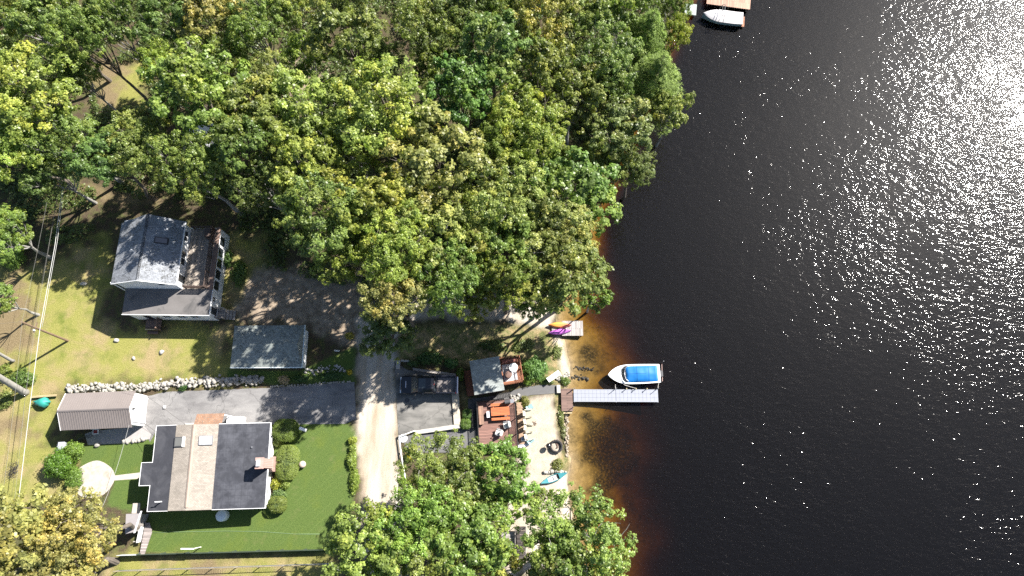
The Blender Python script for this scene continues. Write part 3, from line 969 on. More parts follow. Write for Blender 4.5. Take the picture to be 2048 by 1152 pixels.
# ================================================================== dark roofed house
DH = thing("bungalow", "low house with dark flat roofs either side of a tan shingled centre, brick chimney", "house", (-35.22, -2.92, 0), R(1.6))
hw, hd = 11.32, 8.08
wallm = pm("white_house_wall", (0.80, 0.79, 0.78), 0.6, 0.05, stain=(0.55, 0.52, 0.5), stain_amt=0.25)
MB().box(0.25, hw - 0.42, 0.25, hd - 0.25, -0.2, 2.62).build("wall", wallm, DH)
MB().box(-0.85, 0.247, 2.62, 4.45, -0.2, 2.5).build("bay_wall", wallm, DH)
mbr = pm("dark_roof_membrane", (0.040, 0.041, 0.049), 0.75, 0.22, 1.3, 9, stain=(0.105, 0.105, 0.115), stain_amt=0.45, stain_scale=0.5, bmp=0.3)


def seamed():
    m, nt, b = new_mat("seamed_roof_membrane")
    v = coords(nt)
    br = N(nt, "ShaderNodeTexBrick")
    br.inputs["Scale"].default_value = 1
    br.inputs["Brick Width"].default_value = 2.6
    br.inputs["Row Height"].default_value = 1.0
    br.inputs["Mortar Size"].default_value = 0.012
    br.inputs["Color1"].default_value = rgba((0.038, 0.040, 0.049)); br.inputs["Color2"].default_value = rgba((0.047, 0.049, 0.058))
    br.inputs["Mortar"].default_value = rgba((0.034, 0.035, 0.042))
    nt.links.new(coords(nt, rot=R(90)), br.inputs["Vector"])
    c = mix(nt, 0.4, br.outputs["Color"], ramp(nt, noise(nt, v, 1.1, 5, 0.7), [(0.35, (0.6,) * 3), (0.7, (1.5,) * 3)]), 'MULTIPLY')
    sq = N(nt, "ShaderNodeTexBrick")
    sq.inputs["Scale"].default_value = 1; sq.inputs["Brick Width"].default_value = 0.6; sq.inputs["Row Height"].default_value = 0.6; sq.offset = 0
    sq.inputs["Mortar Size"].default_value = 0.06; sq.inputs["Mortar Smooth"].default_value = 1.0
    sq.inputs["Color1"].default_value = rgba((1, 1, 1)); sq.inputs["Color2"].default_value = rgba((0.8, 0.8, 0.8)); sq.inputs["Mortar"].default_value = rgba((0.35,) * 3)
    nt.links.new(v, sq.inputs["Vector"])
    f = mix(nt, 1.0, ramp(nt, noise(nt, v, 0.55, 5, 0.75), [(0.45, (0, 0, 0)), (0.7, (0.75,) * 3)]), sq.outputs["Color"], 'MULTIPLY')
    c = mix(nt, f, c, (0.10, 0.103, 0.118))
    nt.links.new(c, b.inputs["Base Color"])
    b.inputs["Roughness"].default_value = 0.7
    b.inputs["Specular IOR Level"].default_value = 0.3
    bump(nt, b, noise(nt, v, 12, 3), 0.25, 0.01)
    return m


mbs = seamed()
tan = shingles("tan_shingles", (0.37, 0.325, 0.275), 0.12, 0.25, 0.12, moss=(0.16, 0.13, 0.10), moss_amt=0.35, grit=0.5)
X1, X2, X3 = 2.12, 4.05, 6.28
ZW, Z1, ZR, Z3, ZE = 2.70, 2.98, 3.42, 2.98, 2.72
MB().slab([(0, 0, ZW), (X1, 0, Z1), (X1, hd, Z1), (0, hd, ZW)], 0.12).slab([(-1.1, 2.42, ZW - 0.06), (-0.003, 2.42, ZW), (-0.003, 4.55, ZW), (-1.1, 4.55, ZW - 0.06)], 0.12).build("flat_roof", mbr, DH)
MB().slab([(X3, 0, Z3), (hw, 0, ZE), (hw, hd, ZE), (X3, hd, Z3)], 0.12).build("flat_roof", mbs, DH)
rf = MB().slab([(X1 - 0.02, -0.02, Z1 + 0.03), (X2, -0.02, ZR), (X2, hd + 0.02, ZR), (X1 - 0.02, hd + 0.02, Z1 + 0.03)], 0.1)
rf.slab([(X2, -0.02, ZR), (X3 + 0.02, -0.02, Z3 + 0.03), (X3 + 0.02, hd + 0.02, Z3 + 0.03), (X2, hd + 0.02, ZR)], 0.1)
roof = rf.build("shingle_roof", tan, DH)
mb = MB()
mb.slab([(X2 - 0.17, 0.25, ZR + 0.02), (X2, 0.25, ZR + 0.09), (X2, hd - 0.02, ZR + 0.09), (X2 - 0.17, hd - 0.02, ZR + 0.02)], 0.07)
mb.slab([(X2, 0.25, ZR + 0.09), (X2 + 0.17, 0.25, ZR + 0.02), (X2 + 0.17, hd - 0.02, ZR + 0.02), (X2, hd - 0.02, ZR + 0.09)], 0.07)
mb.build("ridge_vent", pm("ridge_tan", (0.34, 0.27, 0.22), 0.8, 0.15), roof)
gp = [(0.3, 2.5), (hw - 0.45, 2.5), (X3, Z3 - 0.13), (X2, ZR - 0.12), (X1, Z1 - 0.13)]
for y_, fl in ((0.26, 1), (hd - 0.26, -1)):
    MB().add([(x, y_, z) for x, z in gp] + [(x, y_ + 0.08 * fl, z) for x, z in gp],
             [tuple(range(5)), tuple(range(9, 4, -1))] + [(5 + i, 5 + (i + 1) % 5, (i + 1) % 5, i) for i in range(5)]).build("gable_wall", wallm, DH)
for y0, y1 in ((-0.05, -0.003), (hd + 0.003, hd + 0.05)):
    MB().slab([(0, y0, ZW + 0.015), (X1 - 0.03, y0, Z1 + 0.015), (X1 - 0.03, y1, Z1 + 0.015), (0, y1, ZW + 0.015)], 0.2).build("fascia", M_trim, DH)
    MB().slab([(X3 + 0.03, y0, Z3 + 0.015), (hw, y0, ZE + 0.015), (hw, y1, ZE + 0.015), (X3 + 0.03, y1, Z3 + 0.015)], 0.2).build("fascia", M_trim, DH)
each("fascia", M_trim, DH, [(hw + 0.003, hw + 0.06, -0.05, hd + 0.05, ZE - 0.18, ZE + 0.02), (-0.05, -0.003, -0.05, 2.41, ZW - 0.18, ZW + 0.015),
                            (-0.05, -0.003, 4.61, hd + 0.05, ZW - 0.18, ZW + 0.015), (-1.15, -1.103, 2.37, 4.6, ZW - 0.24, ZW - 0.04),
                            (-1.1, 0, 2.37, 2.417, ZW - 0.2, ZW + 0.005), (-1.1, 0, 4.553, 4.6, ZW - 0.2, ZW + 0.005)])


def zt(x):
    return Z1 + 0.03 + (x - X1) * (ZR - Z1 - 0.03) / (X2 - X1) if x < X2 else ZR - (x - X2) * (ZR - Z3 - 0.03) / (X3 - X2)


for x0, x1, y0, y1, gm, nm in ((2.2, 2.98, 6.05, 6.85, "skylight_grey_pane", (0.16, 0.16, 0.15)), (4.72, 5.82, 6.15, 6.9, "skylight_white_pane", (0.78, 0.78, 0.76))):
    zz = [zt(x0) + 0.13, zt(x1) + 0.13]
    sk = MB().slab([(x0 - 0.08, y0 - 0.08, zz[0]), (x1 + 0.08, y0 - 0.08, zz[1]), (x1 + 0.08, y1 + 0.08, zz[1]), (x0 - 0.08, y1 + 0.08, zz[0])], 0.16).build(
        "skylight", M_dgrey if x0 < 3 else M_grey, roof)
    MB().slab([(x0, y0, zz[0] + 0.03), (x1, y0, zz[1] + 0.03), (x1, y1, zz[1] + 0.03), (x0, y1, zz[0] + 0.03)], 0.027).build("skylight_pane", pm(gm, nm, 0.35, 0.05, bmp=0), roof)
MB().box(2.98, 3.2, 5.97, 6.93, zt(3.0) - 0.02, zt(3.0) + 0.14).build("skylight_flashing", M_trim, roof)
# chimney on the east wall
brick = planks("pink_brick", (0.46, 0.25, 0.20), 0.08, 0.24, var=0.2, gap=(0.4, 0.36, 0.33), mortar=0.014)
ch = MB().box(hw - 0.415, hw + 0.28, 3.4, 4.85, -0.3, 1.9).box(hw - 0.46, hw + 0.2, 3.7, 4.6, 1.9, 4.55)
ch.add([(hw - 0.41, 3.4, 1.9), (hw + 0.28, 3.4, 1.9), (hw + 0.2, 3.7, 2.35), (hw - 0.41, 3.7, 2.35)], [(0, 1, 2, 3)])
ch.add([(hw - 0.41, 4.85, 1.9), (hw + 0.28, 4.85, 1.9), (hw + 0.2, 4.6, 2.35), (hw - 0.41, 4.6, 2.35)], [(3, 2, 1, 0)])
chim = ch.build("chimney", brick, DH)
MB().box(hw - 0.54, hw + 0.28, 3.62, 4.68, 4.55, 4.67).build("chimney_cap", brick, chim)
MB().box(hw - 0.40, hw - 0.05, 3.85, 4.45, 4.674, 4.85).build("flue", pm("pale_flue", (0.42, 0.42, 0.44), 0.4, 0.1), chim)
MB().tube([(1.35, 0.85, 2.8), (1.35, 0.85, 3.55)], 0.06, 10).tube([(1.05, 0.85, 3.56), (1.5, 0.85, 3.56)], 0.055, 8).build("vent_pipe", M_trim, DH)
MB().lathe([(0.05, 0), (0.07, 0.1), (0.03, 0.14)], 10, (9.7, 5.75, 2.84)).build("roof_vent", M_grey, DH)
# north entry canopy covered with rusty leaves, steps
rust = new_mat("rusty_leaf_covered_roof")
m, nt, b = rust
v = coords(nt)
c = ramp(nt, noise(nt, v, 2.0, 4), [(0.35, (0.24, 0.12, 0.07)), (0.65, (0.36, 0.20, 0.12))])
c = mix(nt, ramp(nt, noise(nt, v, 9, 3, 0.8), [(0.47, (0, 0, 0)), (0.55, (0.85,) * 3)]), c, (0.17, 0.13, 0.10))
c = mix(nt, ramp(nt, noise(nt, v, 14, 2, 0.8), [(0.66, (0, 0, 0)), (0.7, (0.9,) * 3)]), c, (0.7, 0.66, 0.6))
nt.links.new(c, b.inputs["Base Color"]); b.inputs["Roughness"].default_value = 0.85
MB().slab([(3.65, hd + 0.06, 2.66), (6.4, hd + 0.06, 2.66), (6.5, hd + 1.12, 2.4), (3.75, hd + 1.12, 2.4)], 0.08).build("canopy", m, DH)
each("canopy_post", M_trim, DH, [(x - 0.05, x + 0.05, hd + 0.95, hd + 1.05, 0, 2.34) for x in (3.85, 6.35)])
MB().box(6.0, 7.5, hd - 0.2, hd + 0.95, -0.1, 0.45).box(7.504, 7.8, hd - 0.2, hd + 0.9, -0.1, 0.22).build("entry_step", M_white, DH)
MB().box(1.6, 3.4, hd - 0.245, hd + 0.45, -0.1, 0.18).build("entry_step", M_conc, DH)
window(DH, (5.0, hd - 0.25, 1.15), 0.9, 2.0, 'x', 1, 1, name="door")
for x in (1.2, 8.4, 10.0): window(DH, (x, hd - 0.25, 1.6), 1.0, 1.1, 'x', 1, 2)
for x in (1.4, 3.6, 8.3): window(DH, (x, 0.25, 1.55), 1.1, 1.1, 'x', -1, 2)
for y in (1.5, 6.3): window(DH, (hw - 0.42, y, 1.5), 1.4, 1.2, 'y', 1, 3)
window(DH, (-0.85, 3.5, 1.5), 1.0, 1.1, 'y', -1, 2)

t = thing("water_tank", "round white tank with curved lid in the shade of the dark roofed house", "tank", at(449, 1031, 0))
MB().lathe([(0.50, 0), (0.54, 0.1), (0.54, 0.85), (0.5, 0.95)], 28).build("body", M_white, t, True)
MB().lathe([(0.47, 0.951), (0.45, 1.0), (0.3, 1.07), (0.02, 1.1)], 28).build("lid", pm("pale_lid", (0.62, 0.68, 0.72), 0.5, 0.08), t, True)

# boulders and lawn ball
for i, (u, v, r_, col, lb, nm) in enumerate([
        (234, 681, 0.24, None, "grey boulder on the dry lawn just below the cottage porch", "boulder"),
        (268, 717, 0.18, None, "small mossy boulder on the dry lawn, lowest of the lawn stones", "boulder"),
        (325, 704, 0.26, None, "dark topped boulder on the lawn between porch and shed", "boulder"),
        (168, 568, 0.3, None, "boulder at the edge of the tree shade left of the cottage", "boulder")]):
    p = at(u, v, 0)
    tag(MB().stone((0, 0, r_ * 0.45), r_, 0.75, i).build(nm, M_stone, None, True, p), lb, "rock", "boulders on the dry lawn")
p = at(607, 929, 0)
tag(MB().lathe([(0.02, 0.0), (0.2, 0.04), (0.31, 0.16), (0.36, 0.36), (0.31, 0.56), (0.2, 0.67), (0.02, 0.72)], 24).build(
    "stone_ball", pm("pinkish_stone", (0.52, 0.40, 0.34), 0.85, 0.12), None, True, p), "pinkish stone ball on the mown lawn beside the oblong hedge", "garden ball")

# ================================================================== walls and edges
M_beige = pm("beige_stone", (0.30, 0.25, 0.19), 0.9, 0.5, 2.5, 12, bmp=0.5)
M_wet = pm("dark_wet_stone", (0.06, 0.052, 0.04), 0.7, 0.5, 3, 12, bmp=0.5)


def stone_row(name, pts, n, rlo, rhi, spread, label, z=None, hgt=0.0, mat=None):
    """dry stone wall: pts = polyline (world)"""
    mb = MB()
    P = [Vector((a[0], a[1], 0)) for a in pts]
    L = [(P[i + 1] - P[i]).length for i in range(len(P) - 1)]
    tot = sum(L)
    for k in range(n):
        s = tot * (k + random.random()) / n
        i = 0
        while i < len(L) - 1 and s > L[i]: s -= L[i]; i += 1
        d = (P[i + 1] - P[i]).normalized()
        p = P[i] + d * s + Vector((-d.y, d.x, 0)) * random.gauss(0, spread)
        r_ = random.uniform(rlo, rhi)
        zz = (g(p.x, p.y) if z is None else z) + random.uniform(0, hgt)
        mb.stone((p.x - P[0].x, p.y - P[0].y, zz + r_ * 0.35), r_, random.uniform(0.55, 0.8), random.random(), 1)
    o = mb.build(name, mat or M_stone, None, True, (P[0].x, P[0].y, 0))
    return tag(o, label, "stone wall")


M_pale = pm("pale_stone", (0.33, 0.31, 0.275), 0.9, 0.55, 2.0, 10, stain=(0.2, 0.19, 0.17), bmp=0.5)
stone_row("stone_wall", pxpoly([(136, 778), (200, 776), (290, 774), (380, 766), (470, 762), (528, 760)]), 520, 0.06, 0.28, 0.24,
          "long dry stone wall of pale boulders between dry lawn and driveway", hgt=0.35, mat=M_pale)
stone_row("stone_edging", pxpoly([(253, 884), (275, 882), (294, 877)]), 9, 0.16, 0.26, 0.04, "short row of pale edging stones below the garage patio", mat=M_pale)
stone_row("rock_border", pxpoly([(610, 744), (650, 741), (690, 736)]), 60, 0.06, 0.16, 0.22, "shaded heap of small stones right of the shed", hgt=0.1)
stone_row("driveway_edging", pxpoly([(540, 773), (600, 770), (700, 763)]), 40, 0.08, 0.14, 0.05, "broken row of edging stones along the shaded driveway edge", mat=M_pale)
stone_row("rock_row", pxpoly([(1146, 737), (1170, 736), (1188, 738)], WATER_Z), 26, 0.06, 0.15, 0.10, "row of dark rocks running into the shallows, upper of two", z=WATER_Z - 0.12, mat=M_wet)
stone_row("rock_row", pxpoly([(1140, 756), (1160, 754), (1176, 757)], WATER_Z), 24, 0.07, 0.18, 0.12, "row of dark rocks running into the shallows, nearest the brown landing", z=WATER_Z - 0.12, mat=M_wet)
stone_row("garden_stones", pxpoly([(1112, 757), (1126, 752), (1138, 748)], -0.6), 26, 0.12, 0.24, 0.14, "loose pale stones among waterside plants above the landing", mat=M_pale)
stone_row("sea_wall", pxpoly([(1132, 826), (1133, 860), (1134, 890), (1136, 915)], -0.6), 60, 0.06, 0.17, 0.10,
          "low stone edge between the beach and the amber water", z=-0.9, hgt=0.06, mat=M_beige)
stone_row("stone_ledge", pxpoly([(1132, 944), (1110, 943), (1088, 946)], -0.5), 24, 0.13, 0.2, 0.05, "low white stone ledge across the beach above the canoe", z=-0.62, hgt=0.12, mat=M_pale)
p = at(217, 915 - 20, 0)
for i, (u, v, r_, lb) in enumerate([(196, 890, 0.3, "pale boulder in the shade at the patio edge behind the brown garage"),
                                    (247, 883, 0.24, "pale boulder where the patio edging stones begin")]):
    tag(MB().stone((0, 0, r_ * 0.4), r_, 0.7, i + 40).build("boulder", M_pale, None, True, at(u, v, 0)), lb, "rock")

# retaining walls of the parking pad
capm = pm("pale_wall_cap", (0.47, 0.42, 0.34), 0.9, 0.16, 1.2, 16, stain=(0.3, 0.26, 0.2), stain_amt=0.6)
rw = thing("retaining_wall", "pale broad topped retaining wall round two sides of the parking pad", "wall", at(915, 850, -0.4))
MB().prism([tuple((Vector((*xy(u, v, 0.2), 0)) - rw.location).xy) for u, v in [(903, 785), (917, 783), (921, 850), (908, 849)]], -0.9, 0.62).build("long_side", capm, rw)
MB().prism([tuple((Vector((*xy(u, v, 0.2), 0)) - rw.location).xy) for u, v in [(830, 861), (907.6, 849.5), (920, 850.4), (920, 856), (830, 869)]], -0.9, 0.58).build("short_side", M_conc, rw)
cw = thing("timber_kerb", "long grey timber kerb along the upper side of the parking pad", "kerb", at(860, 742, 0))
MB().prism([tuple((Vector((*xy(u, v, 0.2), 0)) - cw.location).xy) for u, v in [(826, 736), (912, 748), (911, 753), (826, 741)]], -0.6, 0.35).build("beam", M_greywood, cw)
pb = thing("planting_bed_edge", "white block edging around the small planting bed at the road", "edging", at(797, 730, 0))
mb = MB().bbox((0, 0, 0.12), (0.42, 0.9, 0.5), 0, 0, 0.03)
mb.build("end_block", M_conc, pb)
mb = MB()
q = loc_of(pb, at(804, 722, 0))
for k in range(6): mb.bbox((q.x + k * 0.19, q.y - k * 0.012, 0.14), (0.16, 0.2, 0.36), 0, 0, 0.03)
mb.build("edge_blocks", M_conc, pb)
kr = thing("white_kerb_rail", "long thin white edging rail between sandy road and the southern trees", "edging", at(801, 880, 0))
path = [loc_of(kr, at(u, v, 0.25)) for u, v in [(798, 872), (802, 905), (806, 930), (812, 962), (818, 995)]]
MB().tube([(p.x, p.y, p.z + 0.1) for p in path], 0.07, 8).build("rail", M_white, kr)
each("post", M_greywood, kr, [(p.x - 0.06, p.x + 0.06, p.y - 0.06, p.y + 0.06, -0.4, 0.4) for p in path])
gate = thing("white_barrier", "short white barrier rail between parking pad wall and round white slab", "barrier", at(815, 868, 0))
a, b_ = loc_of(gate, at(800, 873, 0.3)), loc_of(gate, at(829, 862, 0.3))
MB().tube([(a.x, a.y, 0.45), (b_.x, b_.y, 0.45)], 0.06, 8).build("rail", M_white, gate)
each("post", M_white, gate, [(p.x - 0.06, p.x + 0.06, p.y - 0.06, p.y + 0.06, -0.5, 0.5) for p in (a, b_)])
p = at(807, 877, -0.15)
tag(MB().lathe([(0.42, -0.3), (0.43, 0.18), (0.40, 0.24), (0.02, 0.26)], 26).build("round_slab", M_white, None, False, (p.x, p.y, -0.1)), "round white slab beside the road at the lane entrance", "slab")
p = at(814, 801, 0.03)
tag(MB().lathe([(0.24, 0), (0.24, 0.025), (0.2, 0.03), (0.19, 0.012), (0.01, 0.012)], 24).build("drain_cover", M_dgrey, None, False, p), "round dark drain cover in the truck's shadow", "drain cover")

# ================================================================== fences
fw = thing("board_fence", "dark low board fence along the southern edge of the mown lawn", "fence", (*xy(284, 1108, 0), 0))
e_ = loc_of(fw, at(660, 1098, 0)); Lf = e_.xy.length; fw.rotation_euler[2] = math.atan2(e_.y, e_.x)
fd = pm("dark_fence_boards", (0.05, 0.07, 0.05), 0.8, 0.3)
mb = MB()
for k in range(int(Lf / 0.16)):
    mb.box(k * 0.16, k * 0.16 + 0.155, -0.012, 0.012, -0.1, 1.0 + 0.015 * ((k * 7) % 3))
mb.build("boards", fd, fw)
for k in range(9):
    MB().box(k * Lf / 8 - 0.05, k * Lf / 8 + 0.05, 0.014, 0.11, -0.2, 1.0).build("post", fd, fw)
MB().box(-1.95, -0.06, -0.02, 0.02, -0.1, 1.05).build("end_panel", pm("pale_fence_panel", (0.5, 0.52, 0.53), 0.7, 0.1), fw)
cf = thing("wire_fence", "wire mesh fence with pale top rail along the bottom of the photo", "fence", (*xy(238, 1141, 0), 0))
e_ = loc_of(cf, at(665, 1127, 0)); Lf = e_.xy.length; cf.rotation_euler[2] = math.atan2(e_.y, e_.x)
MB().tube([(0, 0, 0.95), (Lf, 0, 0.95)], 0.035, 8).build("top_rail", M_tanwood, cf)
for k in range(10):
    MB().tube([(k * Lf / 9, 0, -0.2), (k * Lf / 9, 0, 1.0)], 0.045, 8).build("post", M_greywood, cf)
mb = MB()
n = int(Lf / 0.22)
for k in range(n):
    x = k * Lf / n
    mb.tube([(x, 0.02, 0.03), (min(Lf, x + 0.9), 0.02, 0.93)], 0.004, 3, False).tube([(x, 0.026, 0.93), (min(Lf, x + 0.9), 0.026, 0.03)], 0.004, 3, False)
mb.tube([(0, 0.02, 0.04), (Lf, 0.02, 0.04)], 0.02, 5)
mb.build("wire_mesh", M_grey, cf)
cl = thing("clothes_post", "white T shaped clothes line post on the lawn by the southern fence", "clothes post", at(402, 1094, 0))
MB().tube([(0, 0, -0.2), (0, 0, 1.75)], 0.045, 8).build("pole", M_white, cl)
MB().box(-1.15, 0.12, -0.06, 0.06, 1.752, 1.85).build("crossbar", M_white, cl)

# corner by the golden tree: boardwalk, little roof, ramp
bwk = thing("boardwalk", "narrow weathered boardwalk at the corner of the dark roofed house", "boardwalk", (*xy(285, 1108, 0), 0))
mb = MB().slab([loc_of(bwk, at(u, v, 0.35)) for u, v in [(279, 1110), (288, 1110), (303, 1066), (303, 1060), (298, 1045), (290, 1046)]], 0.1)
mb.build("boards", planks("grey_walk_boards", (0.40, 0.35, 0.33), 0.14, 2.0), bwk)
each("post", M_greywood, bwk, [(p.x - 0.06, p.x + 0.06, p.y - 0.06, p.y + 0.06, -0.2, 0.25) for p in [loc_of(bwk, at(u, v, 0)) for u, v in [(281, 1106), (289, 1078), (297, 1050)]]])
lt = thing("lean_to", "small grey flat roofed lean-to half hidden by the golden tree", "lean-to", (*xy(262, 1060, 0), 0))
q = [loc_of(lt, at(u, v, 2.0)) for u, v in [(252, 1028), (280, 1027), (267, 1064), (250, 1068)]]
MB().slab(q, 0.1).build("roof", pm("grey_felt", (0.27, 0.25, 0.25), 0.9, 0.12), lt)
MB().prism([(p.x * 0.92, p.y * 0.92) for p in q], -0.2, 1.88).build("wall", M_greywood, lt)
mb = MB().slab([loc_of(lt, at(u, v, 2.05)) for u, v in [(281, 1022), (283, 1022), (269, 1066), (267, 1066)]], 0.14)
mb.build("edge_board", M_trim, lt)
rp = thing("white_ramp", "white ramp panel between the lean-to and the boardwalk", "ramp", (*xy(278, 1075, 0), 0))
MB().slab([loc_of(rp, at(u, v, 0.7 if v > 1070 else 0.9)) for u, v in [(272, 1086), (281, 1084), (287, 1054), (279, 1052)]], 0.06).build("panel", M_white, rp)
MB().slab([loc_of(rp, Vector((*xy(u, v, 0.95), 0.95))) for u, v in [(278, 1051), (286, 1052), (288, 1033), (281, 1032)]], 0.08).build("landing", M_greywood, rp)
each("leg", M_greywood, rp, [(p.x - 0.05, p.x + 0.05, p.y - 0.05, p.y + 0.05, -0.2, 0.64) for p in [loc_of(rp, at(u, v, 0)) for u, v in [(274, 1082), (284, 1056), (284, 1036)]]])
p = at(272, 1016, 0)
tag(MB().slab([loc_of(rp, at(u, v, 0.12)) + rp.location - Vector(p) for u, v in [(266, 1006), (280, 1006), (279, 1027), (263, 1027)]], 0.2).build(
    "door_slab", M_patio, None, False, p), "pale rectangular slab at the west side of the dark roofed house", "slab")
ds = thing("dark_steps", "dark timber steps with pale handrails showing between the southern tree crowns", "steps", (*xy(1040, 1085, -0.5), -0.6))
mb = MB()
for k in range(8): mb.box(-0.5, 0.55, -1.6 + k * 0.4, -1.24 + k * 0.4, 0.1 + k * 0.09, 0.16 + k * 0.09)
mb.build("treads", pm("dark_timber", (0.06, 0.05, 0.045), 0.85, 0.3), ds)
for x in (-0.5, 0.55):
    mb = MB().tube([(x, -1.6, 1.0), (x, 1.6, 1.75)], 0.04, 6)
    for y in (-1.5, 0, 1.5): mb.tube([(x, y, 0), (x, y, 1.35 + y * 0.24)], 0.035, 6)
    mb.build("handrail", M_greywood, ds)
MB().box(-1.9, -0.62, -1.2, 1.0, 0.02, 0.14).build("side_deck", M_greywood, ds)

# ================================================================== poles and wires
up = thing("utility_pole", "thin brown leaning utility pole on the dry lawn carrying the cables", "utility pole", at(136, 682, 0))
tp = at(43, 644, 7.2) - up.location
M_pole = pm("pole_timber", (0.20, 0.14, 0.09), 0.9, 0.25)
MB().tube([(0, 0, -0.4), tp * 0.5, tp], [0.13, 0.115, 0.10], 10).build("pole", M_pole, up)
xa = tp * 0.72
MB().bbox(xa + Vector((0.0, 0.0, 0.0)), (0.1, 1.1, 0.1), R(-8)).build("crossarm", M_pole, up)
MB().lathe([(0.07, -0.12), (0.09, 0), (0.05, 0.12)], 10, tuple(xa + Vector((0.02, -0.3, 0.15)))).build("insulator", M_trim, up)
TOPZ = (up.location + tp).z


def cable(label, pts, r_, mat, sag=0.25, group="cables along the left side"):
    pts = [Vector(p) for p in pts]
    path = []
    for a, b in zip(pts[:-1], pts[1:]):
        for k in range(13):
            t = k / 12
            p = a.lerp(b, t); p.z -= sag * 4 * t * (1 - t)
            if not path or k: path.append(p)
    o0 = path[0].copy()
    o = MB().tube([p - o0 for p in path], r_, 6).build("overhead_cable", mat, None, True, o0)
    return tag(o, label, "cable", group)


M_wh = pm("white_cable", (0.50, 0.50, 0.48), 0.5, 0.05, bmp=0)
M_bk = pm("dark_cable", (0.06, 0.055, 0.05), 0.6, 0.1, bmp=0)
M_al = pm("pale_wire", (0.20, 0.20, 0.18), 0.5, 0.1, bmp=0)
zc = (up.location + xa).z
cable("thick white overhead cable running the whole left side", [at(134, 300, zc + 0.6), at(110, 490, zc + 0.2), at(80, 657, zc), at(60, 810, zc), at(36, 1010, zc - 0.2)], 0.027, M_wh, 0.0)
cable("white cable spliced beside the thick one in its upper stretch", [at(136, 300, zc + 1), at(115, 480, zc + 0.5), at(84, 655, zc + 0.1)], 0.018, M_wh, 0.0)
cable("pale thin wire just left of the thick white cable", [at(131, 300, zc + 1.2), at(100, 480, zc + 0.8), at(70, 655, zc + 0.2), at(50, 800, zc), at(28, 1010, zc)], 0.010, M_al, 0.0)
cable("dark thin wire left of the pale wire", [at(128, 300, zc + 1.6), at(66, 652, zc + 0.9), at(20, 1010, zc + 0.6)], 0.011, M_bk, 0.2)
cable("outermost thin wire crossing the pole top at the left edge", [at(112, 300, 8.2), at(44, 643, TOPZ), at(2, 1010, 7.4)], 0.009, M_al, 0.2)
cable("thin wire from the pole top to the trees on the left", [at(44, 643, TOPZ), at(-90, 655, 6.5)], 0.008, M_al, 0.1)
cable("service wire from the brown garage across the patio lawn", [at(260, 842, 2.6), at(229, 950, 1.9), at(204, 1015, 1.6)], 0.013, M_wh, 0.1, "service wires of the houses")
cable("dark service wire from the stone wall over the garage to the dark roofed house", [at(248, 778, 3.0), at(290, 790, 3.4), at(372, 850, 3.2)], 0.011, M_bk, 0.1, "service wires of the houses")
cable("dark service wire from the garage corner to the dark roof", [at(288, 846, 2.3), at(312, 864, 2.9)], 0.014, M_bk, 0.05, "service wires of the houses")
ho = [at(u, v, 0.03) for u, v in [(300, 1066), (345, 1064), (400, 1063), (450, 1062), (520, 1063), (590, 1068), (640, 1068)]]
tag(MB().tube([p - ho[0] for p in ho], 0.016, 6).build("garden_hose", pm("pale_green_hose", (0.22, 0.32, 0.18), 0.5, 0.1), None, True, ho[0]),
    "pale green garden hose lying across the southern lawn", "hose")

# ================================================================== yard things
t = thing("covered_mower", "teal tarpaulin draped over a lumpy machine beside the timber beam", "tarpaulin", at(92, 806, 0))
bm = bmesh.new(); bmesh.ops.create_icosphere(bm, subdivisions=4, radius=1)
for q in bm.verts:
    n_ = q.co.normalized(); a = math.atan2(n_.y, n_.x)
    k = 1 + 0.10 * math.sin(5 * a + 1) * (1 - abs(n_.z)) + 0.06 * math.sin(9 * a) * (1 - abs(n_.z)) + 0.05 * math.sin(7 * n_.x + 5 * n_.y)
    lob = max(0, -n_.x) ** 2
    q.co = Vector((n_.x * (0.62 + 0.45 * lob) * k, n_.y * (0.52 - 0.2 * lob) * k, max(-0.02, 0.52 * n_.z * (1 - 0.35 * lob) + 0.42)))
MB().from_bm(bm).build("tarpaulin", pm("teal_tarpaulin", (0.03, 0.27, 0.23), 0.5, 0.2, 3, 10, bmp=0.4), t, True)
MB().tube([(-0.7, -0.05, 0.5), (-1.05, -0.12, 0.62)], 0.04, 8).build("handle", M_black, t)
t = thing("timber_beam", "long yellowish timber beam on short blocks above the teal tarpaulin", "beam", at(93, 793, 0), R(4))
MB().bbox((0, 0, 0.32), (2.5, 0.2, 0.16), 0, 0, 0.015).build("beam", M_tanwood, t)
each("block", M_brownwood, t, [(-1.0, -0.8, -0.1, 0.1, -0.05, 0.236), (0.8, 1.0, -0.1, 0.1, -0.05, 0.236)])
t = thing("utility_box", "grey upright utility box beside the bright round bush", "utility box", at(134, 893, 0))
MB().bbox((0, 0, 0.45), (0.6, 0.75, 0.95), R(4), 0, 0.03).build("cabinet", pm("box_grey", (0.40, 0.42, 0.45), 0.5, 0.08), t)
MB().bbox((0, 0, 0.955), (0.66, 0.82, 0.05), R(4), 0, 0.01).build("lid", pm("box_lid", (0.36, 0.38, 0.42), 0.5, 0.08), t)
t = thing("utility_pad", "low pale square concrete pad left of the grey utility box", "pad", at(121, 894, 0))
MB().bbox((0, 0, 0.08), (0.5, 0.62, 0.3), R(4), 0, 0.03).build("pad", M_conc, t)
MB().bbox((0, 0, 0.24), (0.3, 0.35, 0.05), R(4), 0, 0.01).build("cover", M_dgrey, t)
t = thing("garden_chair", "white chair with a dark red cushion by the shaded garage wall", "chair", at(196, 864, 0), R(5))
MB().bbox((0, 0, 0.42), (0.6, 0.52, 0.06), 0, 0, 0.02).build("seat", M_white, t)
MB().bbox((0, 0, 0.475), (0.4, 0.34, 0.05), 0, 0, 0.02).build("cushion", pm("dark_red_fabric", (0.22, 0.04, 0.04), 0.9, 0.15), t)
